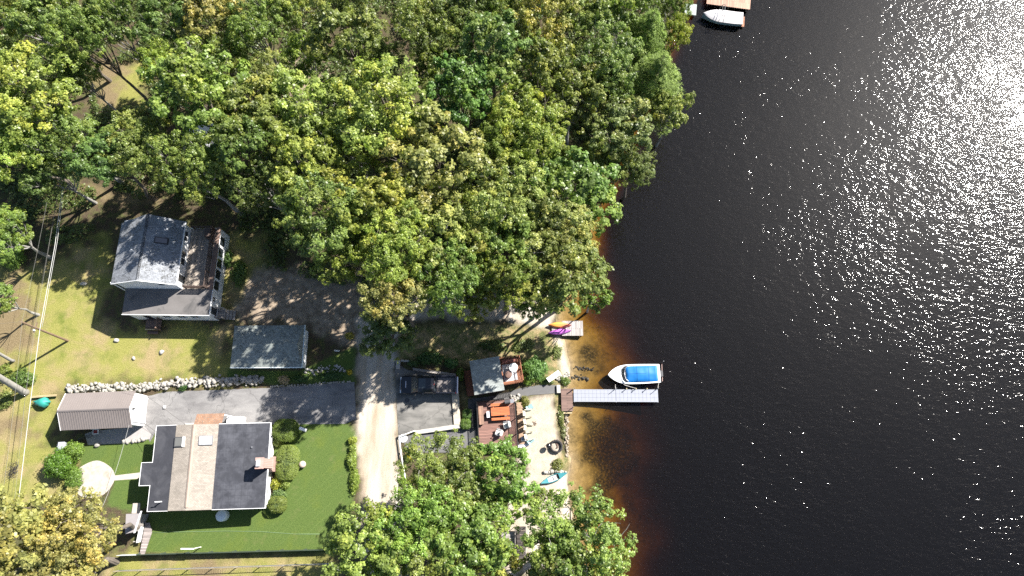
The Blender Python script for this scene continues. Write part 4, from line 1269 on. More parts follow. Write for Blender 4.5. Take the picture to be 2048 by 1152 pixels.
MB().bbox((0, 0.25, 0.66), (0.58, 0.05, 0.45), 0, 0, 0.015).build("backrest", M_white, t)
for x in (-0.26, 0.26):
    for y in (-0.22, 0.22): MB().tube([(x, y, 0), (x, y, 0.4)], 0.025, 6).build("leg", M_white, t)
t = thing("bicycle", "dark bicycle leaning in the shade behind the brown garage", "bicycle", at(172, 877, 0.03), R(25))
for x in (-0.5, 0.5):
    mb = MB()
    ring = [(x + 0.33 * math.cos(a), 0.05 * math.sin(a), 0.34 + 0.33 * math.sin(a)) for a in [6.283 * k / 20 for k in range(21)]]
    mb.tube(ring, 0.022, 5); mb.tube([(x - 0.3, 0, 0.34), (x + 0.3, 0, 0.34)], 0.006, 3).tube([(x, 0, 0.04), (x, 0, 0.64)], 0.006, 3)
    mb.build("wheel", M_black, t)
MB().tube([(-0.5, 0, 0.34), (-0.15, 0, 0.8), (0.4, 0, 0.8), (0.5, 0, 0.34)], 0.02, 6).tube([(-0.15, 0, 0.8), (0, 0, 0.32), (0.4, 0, 0.8)], 0.02, 6).build("frame", M_dgrey, t)
MB().tube([(0.38, -0.28, 0.95), (0.42, 0, 0.93), (0.38, 0.28, 0.95)], 0.015, 6).build("handlebar", M_black, t)
MB().bbox((-0.17, 0, 0.86), (0.25, 0.13, 0.06), 0, 0, 0.02).build("saddle", M_black, t)
t = thing("mailbox", "white mailbox on a post in the tree shade at the driveway edge", "mailbox", at(612, 860, 0), R(-18))
MB().tube([(0, 0, -0.2), (0, 0, 0.95)], 0.05, 8).build("post", M_greywood, t)
mb = MB()
prof = [(0.16 * math.cos(a), 0.16 * math.sin(a) + 0.12) for a in [math.pi * k / 8 for k in range(9)]] + [(-0.16, 0), (0.16, 0)]
n = len(prof)
mb.add([(-0.36, y, 0.955 + z) for y, z in prof] + [(0.36, y, 0.955 + z) for y, z in prof], [tuple(range(n - 1, -1, -1)), tuple(range(n, 2 * n))] + [(i, (i + 1) % n, n + (i + 1) % n, n + i) for i in range(n)])
mb.build("box", M_trim, t)
t = thing("lawn_sign", "small white board lying tilted in the dark lawn right of the shed", "sign", at(676, 703, 0), R(-6))
MB().bbox((0, 0, 0.5), (0.55, 0.05, 0.25), 0, R(35), 0.01).build("board", M_trim, t)
MB().tube([(0, 0.02, -0.1), (0, 0.02, 0.45)], 0.02, 6).build("stake", M_grey, t)
p = at(330, 814, 0.03)
tag(MB().bbox((0, 0, 0.1), (0.2, 0.3, 0.2), 0, 0, 0.02).build("white_block", M_trim, None, False, p), "small white block standing on the sunlit driveway", "block")

# hidden cabin among the trees and a white trailer further up
t = thing("tree_cabin", "small grey cabin roof glimpsed between crowns behind the white cottage", "cabin", at(430, 292, 0), R(-3))
MB().box(-2.0, 2.0, -1.4, 1.4, -0.2, 2.3).build("wall", sid, t)
MB().slab([(-2.3, -1.7, 2.3), (2.3, -1.7, 2.3), (2.3, 0, 3.0), (-2.3, 0, 3.0)], 0.1).slab([(-2.3, 0, 3.0), (2.3, 0, 3.0), (2.3, 1.7, 2.3), (-2.3, 1.7, 2.3)], 0.1).build("roof", pm("pale_metal_roof", (0.5, 0.5, 0.52), 0.5, 0.1), t)

# ================================================================== pickup truck (nose towards -x)
TK = thing("pickup_truck", "black crew cab pickup truck with open bed on the parking pad", "truck", (*xy(857.5, 769.5, 0.9), 0.03))
paint = pm("black_car_paint", (0.012, 0.013, 0.018), 0.18, 0.1, spec=0.7, bmp=0)
bw = 0.93


def section_loft(secs):
    """secs: list of rings (same length) -> lofted closed body"""
    mb = MB(); n = len(secs[0]); vs = [p for s in secs for p in s]; fs = []
    for i in range(len(secs) - 1):
        for k in range(n):
            k2 = (k + 1) % n
            fs.append((i * n + k, (i + 1) * n + k, (i + 1) * n + k2, i * n + k2))
    fs.append(tuple(range(n))); fs.append(tuple(range(len(secs) * n - 1, (len(secs) - 1) * n - 1, -1)))
    return mb.add(vs, fs)


def ring(x, w, zb, zt, c=0.10, tw=None):
    tw = w if tw is None else tw
    return [(x, -w, zb), (x, -w, zt - c * 1.5), (x, -tw + 0.03, zt - c * 0.5), (x, -tw + c + 0.05, zt), (x, tw - c - 0.05, zt), (x, tw - 0.03, zt - c * 0.5), (x, w, zt - c * 1.5), (x, w, zb)]


front = section_loft([ring(-2.90, 0.74, 0.55, 0.98), ring(-2.82, 0.86, 0.45, 1.08), ring(-2.55, bw, 0.42, 1.14), ring(-1.75, bw, 0.42, 1.22), ring(0.72, bw, 0.42, 1.25), ring(0.78, bw, 0.42, 1.22)])
front.build("body", paint, TK)
bed = MB()
bed.box(0.79, 2.84, -bw, -bw + 0.12, 0.5, 1.28, 0.0).box(0.79, 2.84, bw - 0.12, bw, 0.5, 1.28).box(0.79, 0.87, -bw + 0.122, bw - 0.122, 0.5, 1.28).box(0.872, 2.77, -bw + 0.122, bw - 0.122, 0.5, 0.74)
bed.build("bed", paint, TK)
MB().box(0.88, 2.76, -bw + 0.13, -0.005, 0.742, 0.752).build("bed_liner", M_dgrey, TK)
lin = MB()
for k in range(15): lin.box(0.9, 2.74, -bw + 0.14 + k * 0.105, -bw + 0.21 + k * 0.105, 0.754, 0.775)
lin.build("bed_ribs", pm("grey_bed_liner", (0.30, 0.27, 0.26), 0.7, 0.1), TK)
tg = MB().box(2.775, 2.86, -bw + 0.125, bw - 0.125, 0.55, 1.27)
tgo = tg.build("tailgate", paint, TK)
MB().bbox((2.866, 0, 1.05), (0.03, 0.3, 0.1), 0, 0, 0.01).build("handle", M_black, tgo)
MB().bbox((2.95, 0, 0.58), (0.18, 1.8, 0.22), 0, 0, 0.04).build("rear_bumper", pm("chrome", (0.6, 0.6, 0.62), 0.2, 0.05, metal=1.0, bmp=0), TK)
MB().bbox((-2.93, 0, 0.58), (0.18, 1.7, 0.24), 0, 0, 0.05).build("front_bumper", MATS["chrome"], TK)
MB().bbox((-2.905, 0, 0.86), (0.06, 1.05, 0.26), 0, 0, 0.02).build("grille", M_black, TK)
mb = MB()
for y in (-0.35, 0.35): pass
MB().bbox((-2.35, 0, 1.155), (0.08, 0.7, 0.05), 0, 0, 0.02).build("hood_scoop", pm("chrome_strip", (0.5, 0.52, 0.58), 0.3, 0.05, metal=0.8, bmp=0), TK)
cab = section_loft([ring(-1.75, 0.86, 1.18, 1.25, 0.04), ring(-1.0, 0.84, 1.18, 1.86, 0.1, 0.68), ring(-0.5, 0.84, 1.18, 1.92, 0.1, 0.68), ring(0.35, 0.84, 1.18, 1.91, 0.1, 0.68), ring(0.62, 0.84, 1.18, 1.82, 0.1, 0.68), ring(0.76, 0.85, 1.18, 1.26, 0.04)])
cab.build("cab", paint, TK)
MB().add([(-1.70, -0.74, 1.275), (-1.70, 0.74, 1.275), (-1.08, 0.60, 1.835), (-1.08, -0.60, 1.835)], [(3, 2, 1, 0)]).build("windshield", pm("windshield_glass", (0.03, 0.04, 0.045), 0.05, 0.1, spec=0.9, bmp=0), TK)
MB().slab([(-0.9, -0.5, 1.915), (-0.2, -0.5, 1.935), (-0.2, 0.5, 1.935), (-0.9, 0.5, 1.915)], 0.015).build("sunroof", MATS["windshield_glass"], TK)
MB().bbox((0.66, 0, 1.80), (0.05, 0.28, 0.05), R(0), 0, 0.01).build("brake_light", pm("red_lens", (0.35, 0.02, 0.02), 0.3, 0.1, bmp=0), TK)
MB().add([(0.66, -0.66, 1.75), (0.66, 0.66, 1.75), (0.762, 0.72, 1.32), (0.762, -0.72, 1.32)], [(3, 2, 1, 0)]).build("rear_window", MATS["windshield_glass"], TK)
for s in (-1, 1):
    for x0, x1 in ((-1.2, -0.42), (-0.34, 0.5)):
        q = [(x0 - (0.22 if x0 < -1 else 0), s * 0.868, 1.24), (x1, s * 0.868, 1.24), (x1 - 0.02, s * 0.735, 1.74), (x0 + 0.08, s * 0.735, 1.74)]
        MB().add(q, [(0, 1, 2, 3) if s < 0 else (3, 2, 1, 0)]).build("side_window", MATS["windshield_glass"], TK)
    for x0, x1 in ((-1.45, -0.4), (-0.36, 0.68)):
        d = MB().box(x0, x1, s * bw - 0.012, s * bw + 0.012, 0.5, 1.1).build("door", paint, TK)
        MB().bbox((x1 - 0.15, s * (bw + 0.03), 1.0), (0.16, 0.03, 0.03), 0, 0, 0.01).build("handle", MATS["chrome"], d)
    MB().bbox((-1.28, s * 1.08, 1.28), (0.12, 0.24, 0.2), R(s * 18), 0, 0.03).build("mirror", M_black, TK)
    MB().bbox((-2.83, s * 0.66, 0.96), (0.16, 0.28, 0.16), R(s * 14), 0, 0.03).build("headlight", pm("lamp_lens", (0.7, 0.72, 0.75), 0.15, 0.05, bmp=0), TK)
    MB().bbox((2.845, s * 0.87, 1.05), (0.06, 0.11, 0.32), 0, 0, 0.01).build("tail_light", MATS["red_lens"], TK)
    for x in (-1.95, 1.75):
        mb = MB(); mb.tube([(x, s * (bw - 0.26), 0.36), (x, s * (bw + 0.0), 0.36)], 0.36, 24)
        wobj = mb.build("wheel", pm("tyre_rubber", (0.02, 0.02, 0.02), 0.9, 0.2), TK)
        MB().tube([(x, s * (bw - 0.02), 0.36), (x, s * (bw + 0.012), 0.36)], 0.21, 16).build("rim", MATS["chrome"], wobj)

# ================================================================== shingled cabin by the lake with railed deck
CZ = -0.6
CB = thing("lakeside_cabin", "small shingle roofed cabin with cedar deck between parking pad and lake", "cabin", (*xy(949, 790, 2.2), CZ), R(9.5))
shc = shingles("light_grey_shingles", (0.31, 0.335, 0.325), 0.2, 0.3, 0.16)
MB().box(0.15, 2.95, 0.2, 3.3, -0.2, 2.45).build("wall", M_brownwood, CB)
MB().slab([(0, 0, 2.75), (3.1, 0, 2.75), (3.1, 3.5, 2.95), (0, 3.5, 2.95)], 0.14).build("roof", shc, CB)
window(CB, (1.5, 0.2, 1.4), 1.0, 0.9, 'x', -1, 2, M_brownwood)
window(CB, (2.95, 1.6, 1.55), 1.4, 1.3, 'y', 1, 2, M_brownwood, "glazed_door")
MB().box(3.12, 5.25, 0.75, 3.55, 0.62, 0.74).build("deck", M_cedar, CB)
each("deck_post", M_brownwood, CB, [(x - 0.06, x + 0.06, y - 0.06, y + 0.06, -0.3, 0.615) for x in (3.2, 4.2, 5.15) for y in (0.85, 3.45)])
railing(CB, [(3.15, 0.8, 0.74), (5.2, 0.8, 0.74)], 0.85, M_cedar, bal=0.13)
railing(CB, [(5.2, 0.8, 0.74), (5.2, 3.5, 0.74)], 0.85, M_cedar, bal=0.13)
railing(CB, [(5.2, 3.5, 0.74), (3.15, 3.5, 0.74)], 0.85, M_cedar, bal=0.13)
MB().box(-0.85, 0.1, 0.3, 3.0, 0.0, 0.35).build("side_platform", planks("red_stained_boards", (0.33, 0.11, 0.06), 0.13, 3.0, R(90)), CB)


def on_cabin(x, y, z):
    c_, s_ = math.cos(R(9.5)), math.sin(R(9.5))
    return (CB.location.x + x * c_ - y * s_, CB.location.y + x * s_ + y * c_, CB.location.z + z)


tag(MB().box(-0.7, 0.75, -0.9, 0.9, 0, 0.012).build("outdoor_rug", pm("pale_rug", (0.6, 0.58, 0.58), 0.9, 0.1), None, False, on_cabin(3.95, 2.0, 0.742)), "pale outdoor rug on the cabin's cedar deck", "rug").rotation_euler = (0, 0, R(9.5))
t = thing("round_table", "white round table on the cabin's cedar deck", "table", on_cabin(4.42, 2.35, 0.756))
MB().lathe([(0.45, 0.70), (0.46, 0.72), (0.45, 0.75), (0.02, 0.752)], 28).build("tabletop", M_white, t)
for a in (0.5, 2.1, 3.7, 5.2): MB().tube([(0.36 * math.cos(a), 0.36 * math.sin(a), 0), (0.28 * math.cos(a), 0.28 * math.sin(a), 0.7)], 0.02, 6).build("leg", M_white, t)
t = thing("fire_table", "brown round drum table on the cabin's deck beside the white table", "table", on_cabin(3.8, 1.72, 0.756))
MB().lathe([(0.30, 0), (0.34, 0.1), (0.36, 0.5), (0.33, 0.55)], 26).build("drum", M_brownwood, t)
MB().lathe([(0.34, 0.552), (0.35, 0.58), (0.05, 0.59)], 26).build("top", pm("brown_top", (0.17, 0.10, 0.08), 0.6, 0.3), t)
t = thing("deck_bench", "dark red bench along the upper rail of the cabin deck", "bench", on_cabin(4.05, 3.15, 0.742), R(9.5))
MB().box(-0.75, 0.85, -0.2, 0.2, 0.4, 0.46).build("seat", pm("dark_red_boards", (0.22, 0.08, 0.06), 0.7, 0.25), t)
for x in (-0.65, 0.75): MB().box(x - 0.04, x + 0.04, -0.18, 0.18, 0, 0.396).build("leg", M_brownwood, t)

# ================================================================== red-brown lower deck
DK = thing("sun_deck", "red-brown plank deck with dark railings beside the beach", "deck", (*xy(957, 883, -0.1), -0.6), R(4.0))
dz = 0.5
DW, DL = 4.05, 4.1
MB().box(0, DW, -1.2, DL, dz - 0.12, dz).build("deck_boards", M_deckred, DK)
MB().box(0.06, DW - 0.06, -1.14, DL - 0.06, -0.35, dz - 0.124).build("deck_frame", M_brownwood, DK)
M_brl = pm("black_railing", (0.03, 0.028, 0.028), 0.5, 0.2)
railing(DK, [(0.06, -1.1, dz), (0.06, DL - 0.05, dz)], 0.9, M_brl, post=0.07, bal=0.12)
railing(DK, [(0.1, DL - 0.05, dz), (2.0, DL - 0.05, dz)], 0.9, M_brl, post=0.07, bal=0.12)
railing(DK, [(DW - 0.05, -1.1, dz), (DW - 0.05, 3.7, dz)], 0.9, M_brl, post=0.07, bal=0.12)
st = MB()
for k in range(26):
    y = -0.55 + k * 0.165
    st.box(DW + 0.12 + 0.02 * (k % 3), DW + 0.72 + 0.03 * ((k * 5) % 3), y, y + 0.14, -0.1, 0.28 + 0.04 * ((k * 7) % 3))
t = thing("firewood_stack", "long stack of split firewood along the beach side of the red-brown deck", "firewood", tuple(DK.location), R(4.0))
st.build("logs", pm("split_firewood", (0.36, 0.25, 0.17), 0.9, 0.4, 5, 16, stain=(0.14, 0.09, 0.06), bmp=0.4), t)
MB().box(DW + 0.1, DW + 0.16, -0.6, 3.8, -0.1, 0.24).box(DW + 0.8, DW + 0.86, -0.6, 3.8, -0.1, 0.24).build("rack", M_greywood, t)


def on_deck(x, y, z=0.0):
    c_, s_ = math.cos(R(4)), math.sin(R(4))
    return (DK.location.x + x * c_ - y * s_, DK.location.y + x * s_ + y * c_, DK.location.z + dz + z)


M_or = planks("orange_stained_boards", (0.55, 0.15, 0.05), 0.15, 2.2, var=0.12)
t = thing("picnic_table", "orange wooden picnic table with benches on the red-brown deck", "picnic table", on_deck(2.45, 2.85, 0.002), R(4))
MB().box(-0.95, 0.95, -0.42, 0.42, 0.70, 0.75).build("tabletop", M_or, t)
for y in (-0.72, 0.72): MB().box(-0.95, 0.95, y - 0.14, y + 0.14, 0.42, 0.46).build("bench", M_or, t)
for x in (-0.7, 0.7):
    MB().tube([(x, -0.68, 0.0), (x, -0.22, 0.69)], 0.045, 4).tube([(x, 0.68, 0), (x, 0.22, 0.69)], 0.045, 4).box(x - 0.04, x + 0.04, -0.8, 0.8, 0.36, 0.415).build("leg_frame", M_or, t)
t = thing("cooler", "white and dark cooler box at the left end of the orange picnic table", "cooler", on_deck(1.2, 2.62, 0.002), R(4))
MB().bbox((0, 0, 0.24), (0.36, 0.62, 0.46), 0, 0, 0.03).build("body", M_dgrey, t)
MB().bbox((0, 0, 0.51), (0.38, 0.64, 0.07), 0, 0, 0.02).build("lid", pm("cooler_lid", (0.62, 0.63, 0.68), 0.5, 0.06), t)
t = thing("wooden_bench", "brown bench along the left railing of the red-brown deck", "bench", on_deck(0.48, 2.6, 0.002), R(4))
MB().box(-0.2, 0.22, -0.95, 0.95, 0.40, 0.45).build("seat", planks("bench_boards", (0.40, 0.24, 0.17), 0.1, 2.0, R(90)), t)
MB().box(-0.26, -0.205, -0.95, 0.95, 0.45, 0.85).build("backrest", planks("bench_boards", (0.40, 0.24, 0.17)), t)
for y in (-0.85, 0.85): MB().box(-0.2, 0.2, y - 0.04, y + 0.04, 0, 0.396).build("leg", M_brownwood, t)
M_cush = pm("pale_grey_cushion", (0.62, 0.62, 0.58), 0.9, 0.06)


def deck_chair(label, x, y, rz):
    t = thing("deck_chair", label, "chair", on_deck(x, y, 0.002), rz, "cushioned chairs on the red-brown deck")
    MB().bbox((0, 0.05, 0.36), (0.56, 0.56, 0.12), 0, 0, 0.04).build("seat", M_cush, t)
    MB().bbox((0, -0.3, 0.62), (0.56, 0.14, 0.6), 0, R(-16), 0.04).build("backrest", M_cush, t)
    for sx in (-1, 1):
        MB().bbox((sx * 0.33, 0, 0.56), (0.07, 0.6, 0.04), 0, 0, 0.01).build("armrest", M_grey, t)
        for y_ in (-0.26, 0.28): MB().tube([(sx * 0.33, y_, 0), (sx * 0.33, y_, 0.54)], 0.02, 6).build("leg", M_grey, t)


deck_chair("pale cushioned chair on the red-brown deck nearest the picnic table", 3.0, 1.45, R(100))
deck_chair("pale cushioned chair on the red-brown deck half under the tree crown", 2.15, 0.75, R(70))
t = thing("gas_grill", "dark grill with pale side shelf at the upper corner of the red-brown deck", "grill", on_deck(3.25, 3.75, 0.0), R(10))
MB().bbox((0, 0, 0.5), (0.5, 0.45, 0.8), 0, 0, 0.02).build("cabinet", M_black, t)
MB().tube([(-0.28, 0, 0.92), (0.28, 0, 0.92)], 0.22, 12).build("lid", M_dgrey, t)
MB().bbox((0.5, 0, 0.85), (0.4, 0.4, 0.04), 0, 0, 0.01).build("side_shelf", M_grey, t)
t = thing("black_table", "black slatted table on the path between cabin and deck", "table", (*xy(1008, 791, 0.2), -0.5), R(8))
mb = MB()
for k in range(9): mb.box(-0.75 + k * 0.167, -0.64 + k * 0.167, -0.28, 0.28, 0.72, 0.75)
mb.build("tabletop", M_brl, t)
for x in (-0.65, 0.65):
    for y in (-0.2, 0.2): MB().tube([(x, y, -0.1), (x, y, 0.717)], 0.02, 6).build("leg", M_brl, t)
t = thing("stone_heap", "pale garden stones heap at the top of the firewood stack", "stones", (*xy(1030, 795, -0.4), -0.6))  # plain heap of loose pale stones, no lantern in it
mb = MB()
for k in range(12): mb.stone((random.uniform(-0.5, 0.5), random.uniform(-0.3, 0.3), 0.1), random.uniform(0.09, 0.2), 0.7, k, 1)
mb.build("stones", M_pale, t, True)
t = thing("slatted_gate", "black slatted gate beside the pair of small clipped bushes", "gate", (*xy(945, 838, 0.0), -0.5), R(86))
mb = MB()
for k in range(12): mb.box(-0.9 + k * 0.16, -0.8 + k * 0.16, -0.22, 0.22, 0.5, 0.54)
mb.build("slats", M_brl, t)
MB().box(-0.9, 1.0, -0.22, -0.18, -0.1, 0.496).box(-0.9, 1.0, 0.18, 0.22, -0.1, 0.496).build("frame", M_brl, t)

# ================================================================== beach
BZ = -0.6
M_yel = pm("pale_yellow_plastic", (0.44, 0.41, 0.32), 0.5, 0.06)


def beach_chair(t, mat):
    for k in range(5): pass
    MB().slab([(-0.28, -0.25, 0.30), (0.28, -0.25, 0.30), (0.28, 0.3, 0.40), (-0.28, 0.3, 0.40)], 0.04).build("seat", mat, t)
    mb = MB()
    for k in range(5):
        x = -0.26 + k * 0.108
        mb.slab([(x, -0.27, 0.30), (x + 0.09, -0.27, 0.30), (x + 0.105, -0.62, 0.95 + 0.05 * (2 - abs(k - 2))), (x - 0.005, -0.62, 0.95 + 0.05 * (2 - abs(k - 2)))], 0.03)
    mb.build("backrest", mat, t)
    for s in (-1, 1):
        MB().box(s * 0.36 - 0.06, s * 0.36 + 0.06, -0.4, 0.36, 0.55, 0.58).build("armrest", mat, t)
        MB().box(s * 0.36 - 0.03, s * 0.36 + 0.03, 0.28, 0.34, 0, 0.546).build("leg", mat, t)
        MB().box(s * 0.36 - 0.03, s * 0.36 + 0.03, -0.36, -0.3, 0, 0.546).build("leg", mat, t)


ch0 = thing("beach_chair", "pale yellow slatted chair on the sand, topmost of the row of four", "chair", (*xy(1057, 827, BZ), BZ), R(-85), "pale yellow chairs on the sand")
beach_chair(ch0, M_yel)
for (u, v, rz, lb) in ((1058, 842, -80, "pale yellow slatted chair on the sand, second of four below the topmost"),
                       (1059, 857, -95, "pale yellow slatted chair on the sand, third of four, above the lowest"),
                       (1060, 872, -78, "pale yellow slatted chair on the sand, lowest of the row of four")):
    copy_thing(ch0, lb, (*xy(u, v, BZ), BZ), R(rz))
M_teal = pm("turquoise_plastic", (0.24, 0.36, 0.38), 0.5, 0.06)
tt_ = thing("toy_bucket", "turquoise plastic seat on the sand above the yellow chairs", "low seat", (*xy(1061, 814, BZ), BZ), R(-60), "turquoise low seats on the sand")
MB().slab([(-0.25, -0.2, 0.12), (0.25, -0.2, 0.12), (0.25, 0.25, 0.18), (-0.25, 0.25, 0.18)], 0.04).build("seat", M_teal, tt_)
MB().slab([(-0.25, -0.24, 0.14), (0.25, -0.24, 0.14), (0.22, -0.5, 0.55), (-0.22, -0.5, 0.55)], 0.03).build("backrest", M_teal, tt_)
MB().tube([(-0.24, -0.2, 0.0), (-0.24, 0.2, 0.1)], 0.02, 5).tube([(0.24, -0.2, 0.0), (0.24, 0.2, 0.1)], 0.02, 5).build("frame", M_grey, tt_)
tt_.name = "low_seat"
copy_thing(tt_, "turquoise plastic seat on the sand below the yellow chairs", (*xy(1063, 880, BZ), BZ), R(-50))


def hull(L, Bm, depth, n=22, bow=1.8, stern=0.85, rocker=0.08, m=7, inv=False):
    """boat shell; bow at -x. returns (verts rings) outer half girths from keel to gunwale"""
    secs = []
    for i in range(n + 1):
        t = i / n
        x = -L / 2 + L * t
        if stern >= 0.999:
            b = Bm / 2 * math.sin(math.pi * min(max(t, 0.012), 0.988)) ** 0.8
        else:
            b = Bm / 2 * min(1.0, (1 - (1 - min(t / 0.5, 1)) ** bow)) ** 0.9 * (1 - (1 - stern) * max(0, (t - 0.5) / 0.5) ** 2)
        b = max(b, 0.012)
        sheer = rocker * (2 * t - 1) ** 2 * 2
        ringp = []
        for k in range(m):
            q = k / (m - 1)
            ringp.append((x, b * math.sin(q * math.pi / 2) ** 0.8, depth * (1 - math.cos(q * math.pi / 2)) + sheer * (0.6 + 0.4 * q)))
        secs.append([(p[0], -p[1], p[2]) for p in ringp[::-1]] + ringp[1:])
    return secs


def shell(secs, cap=True):
    mb = MB(); n = len(secs[0]); vs = [p for s in secs for p in s]; fs = []
    for i in range(len(secs) - 1):
        for k in range(n - 1):
            fs.append((i * n + k, i * n + k + 1, (i + 1) * n + k + 1, (i + 1) * n + k))
    if cap:
        fs.append(tuple(range(n))); fs.append(tuple(range(len(secs) * n - 1, (len(secs) - 1) * n - 1, -1)))
    return mb.add(vs, fs)


def deck_face(secs, i0, i1, inset=0.0, dz_=0.0, thick=0.03):
    left = [(s[0][0], s[0][1] + inset, s[0][2] + dz_) for s in secs[i0:i1 + 1]]
    right = [(s[-1][0], s[-1][1] - inset, s[-1][2] + dz_) for s in secs[i0:i1 + 1]]
    mb = MB(); n = len(left)
    mb.add(left + right, [(i, n + i, n + i + 1, i + 1) for i in range(n - 1)][::1])
    mb.add([(p[0], p[1], p[2] - thick) for p in left + right], [(i + 1, n + i + 1, n + i, i) for i in range(n - 1)])
    return mb


# teal canoe half on the beach
KC = thing("canoe", "teal open canoe lying on the sand with its bow in the water", "canoe", (*xy(1108, 956, -0.6), -0.62), R(21))
sc_ = hull(2.9, 0.66, 0.3, stern=1.0, rocker=0.06)
shell(sc_).build("hull", pm("teal_hull", (0.03, 0.22, 0.24), 0.4, 0.1, bmp=0), KC, True)
tealb = pm("teal_deck", (0.05, 0.22, 0.25), 0.4, 0.08, bmp=0)
n_ = len(sc_) - 1
deck_face(sc_, 0, 6, 0, 0.012).build("end_deck", tealb, KC)
deck_face(sc_, 15, n_, 0, 0.012).build("bow_deck", tealb, KC)
deck_face(sc_, 6, 15, 0.06, -0.15).build("floor", pm("canoe_floor", (0.55, 0.55, 0.54), 0.6, 0.1), KC)
gun = MB()
for s in (0, -1): gun.tube([(q[s][0], q[s][1], q[s][2] + 0.01) for q in sc_[5:17]], 0.03, 6)
gun.build("gunwale", tealb, KC)
MB().bbox((0.1, 0, 0.2), (0.34, 0.4, 0.05), 0, 0, 0.01).build("seat", pm("seat_grey", (0.45, 0.47, 0.5), 0.6, 0.1), KC)
MB().bbox((0.42, 0, 0.19), (0.36, 0.34, 0.03), 0, 0, 0.01).build("footwell", M_black, KC)
# paddle board, white chest, kettle grill, fire pit, lounge chair, log
t = thing("paddle_board", "white paddle board lying at the foot of the red-brown deck", "paddle board", (*xy(1042, 889, -0.3), -0.55), R(2))
sp = hull(2.0, 0.62, 0.1, stern=1.0, rocker=0.03)
shell(sp).build("hull", M_white, t, True)
deck_face(sp, 0, len(sp) - 1, 0, 0.008).build("deck_pad", pm("board_white", (0.74, 0.74, 0.76), 0.5, 0.05), t)
t = thing("storage_chest", "white chest with blue-grey lid at the lower end of the firewood stack", "chest", (*xy(1047, 878, -0.3), -0.6), R(4))
MB().bbox((0, 0, 0.25), (0.55, 0.42, 0.5), 0, 0, 0.03).build("body", M_white, t)
MB().bbox((0.02, 0.02, 0.535), (0.42, 0.36, 0.06), 0, 0, 0.02).build("lid", pm("blue_grey_lid", (0.22, 0.25, 0.33), 0.5, 0.1), t)
t = thing("kettle_grill", "small black round kettle grill on the sand beside the fire pit", "grill", (*xy(1097, 892, -0.3), BZ))
MB().lathe([(0.05, 0.42), (0.2, 0.47), (0.27, 0.6), (0.28, 0.66)], 20).build("bowl", M_black, t, True)
MB().lathe([(0.285, 0.662), (0.25, 0.78), (0.14, 0.87), (0.02, 0.9)], 20).build("lid", pm("black_enamel", (0.015, 0.015, 0.017), 0.15, 0.1, spec=0.7, bmp=0), t, True)
MB().lathe([(0.03, 0.905), (0.035, 0.93), (0.02, 0.95)], 8).build("knob", M_grey, t)
for a in (0.3, 2.4, 4.5): MB().tube([(0.15 * math.cos(a), 0.15 * math.sin(a), 0.46), (0.27 * math.cos(a), 0.27 * math.sin(a), 0)], 0.016, 6).build("leg", M_grey, t)
t = thing("fire_pit", "round fire pit ringed with charred dark stones on the beach", "fire pit", (*xy(1112, 893, BZ), BZ))
mb = MB()
for k in range(16):
    a = 6.283 * k / 16
    for lv in range(2): mb.stone((0.58 * math.cos(a + lv * 0.2), 0.58 * math.sin(a + lv * 0.2), 0.08 + lv * 0.16), random.uniform(0.11, 0.15), 0.8, k + lv * 30, 1)
mb.build("stone_ring", pm("charred_stone", (0.06, 0.05, 0.045), 0.9, 0.5), t, True)
MB().lathe([(0.5, -0.05), (0.48, 0.06), (0.3, 0.1), (0.02, 0.12)], 20).build("ash_bed", pm("ash", (0.40, 0.35, 0.29), 0.95, 0.3), t)
mb = MB()
for k in range(4):
    a = 0.6 + k * 0.35; mb.tube([(0.36 * math.cos(a), 0.36 * math.sin(a), 0.14), (0.05 - 0.2 * math.cos(a + 0.9), -0.05 - 0.12 * math.sin(a + 0.5), 0.2)], 0.035, 6)
mb.build("burnt_logs", M_brownwood, t)
mb = MB()
ri, ro = 0.50, 0.62
mb.lathe([(ri, 0.0), (ro, 0.0), (ro, 0.36), (ri, 0.36), (ri, 0.02)], 28)
mb.f = mb.f[:-2]
mb.build("steel_ring", M_black, t)
t = thing("lounge_chair", "white lounge chair on the bank beside the bright green bush", "lounge chair", (*xy(1110, 751, -0.4), BZ), R(36))
MB().slab([(-0.5, -0.27, 0.34), (0.6, -0.27, 0.34), (0.6, 0.27, 0.34), (-0.5, 0.27, 0.34)], 0.05).build("seat", M_white, t)
MB().slab([(-1.0, -0.27, 0.75), (-0.503, -0.27, 0.35), (-0.503, 0.27, 0.35), (-1.0, 0.27, 0.75)], 0.05).build("backrest", pm("faded_grey", (0.45, 0.45, 0.43), 0.7, 0.1), t)
for x in (-0.45, 0.5):
    for y in (-0.23, 0.23): MB().tube([(x, y, 0), (x, y, 0.29)], 0.02, 6).build("leg", M_white, t)
t = thing("step_block", "white concrete step where the footpath meets the brown landing", "step", (*xy(1117, 778, -0.45), -0.6))
MB().bbox((0, 0, 0.08), (0.4, 0.85, 0.3), R(2), 0, 0.03).build("step", M_conc, t)
t = thing("driftwood", "small heap of brown sticks in the middle of the sand", "sticks", (*xy(1068, 846, BZ), BZ))
mb = MB()
for k in range(9):
    a = random.uniform(0, 6.28); mb.tube([(0.3 * math.cos(a), 0.3 * math.sin(a), 0.03), (-0.25 * math.cos(a + 0.3), -0.2 * math.sin(a), 0.1)], 0.015, 4)
mb.build("sticks", M_brownwood, t)

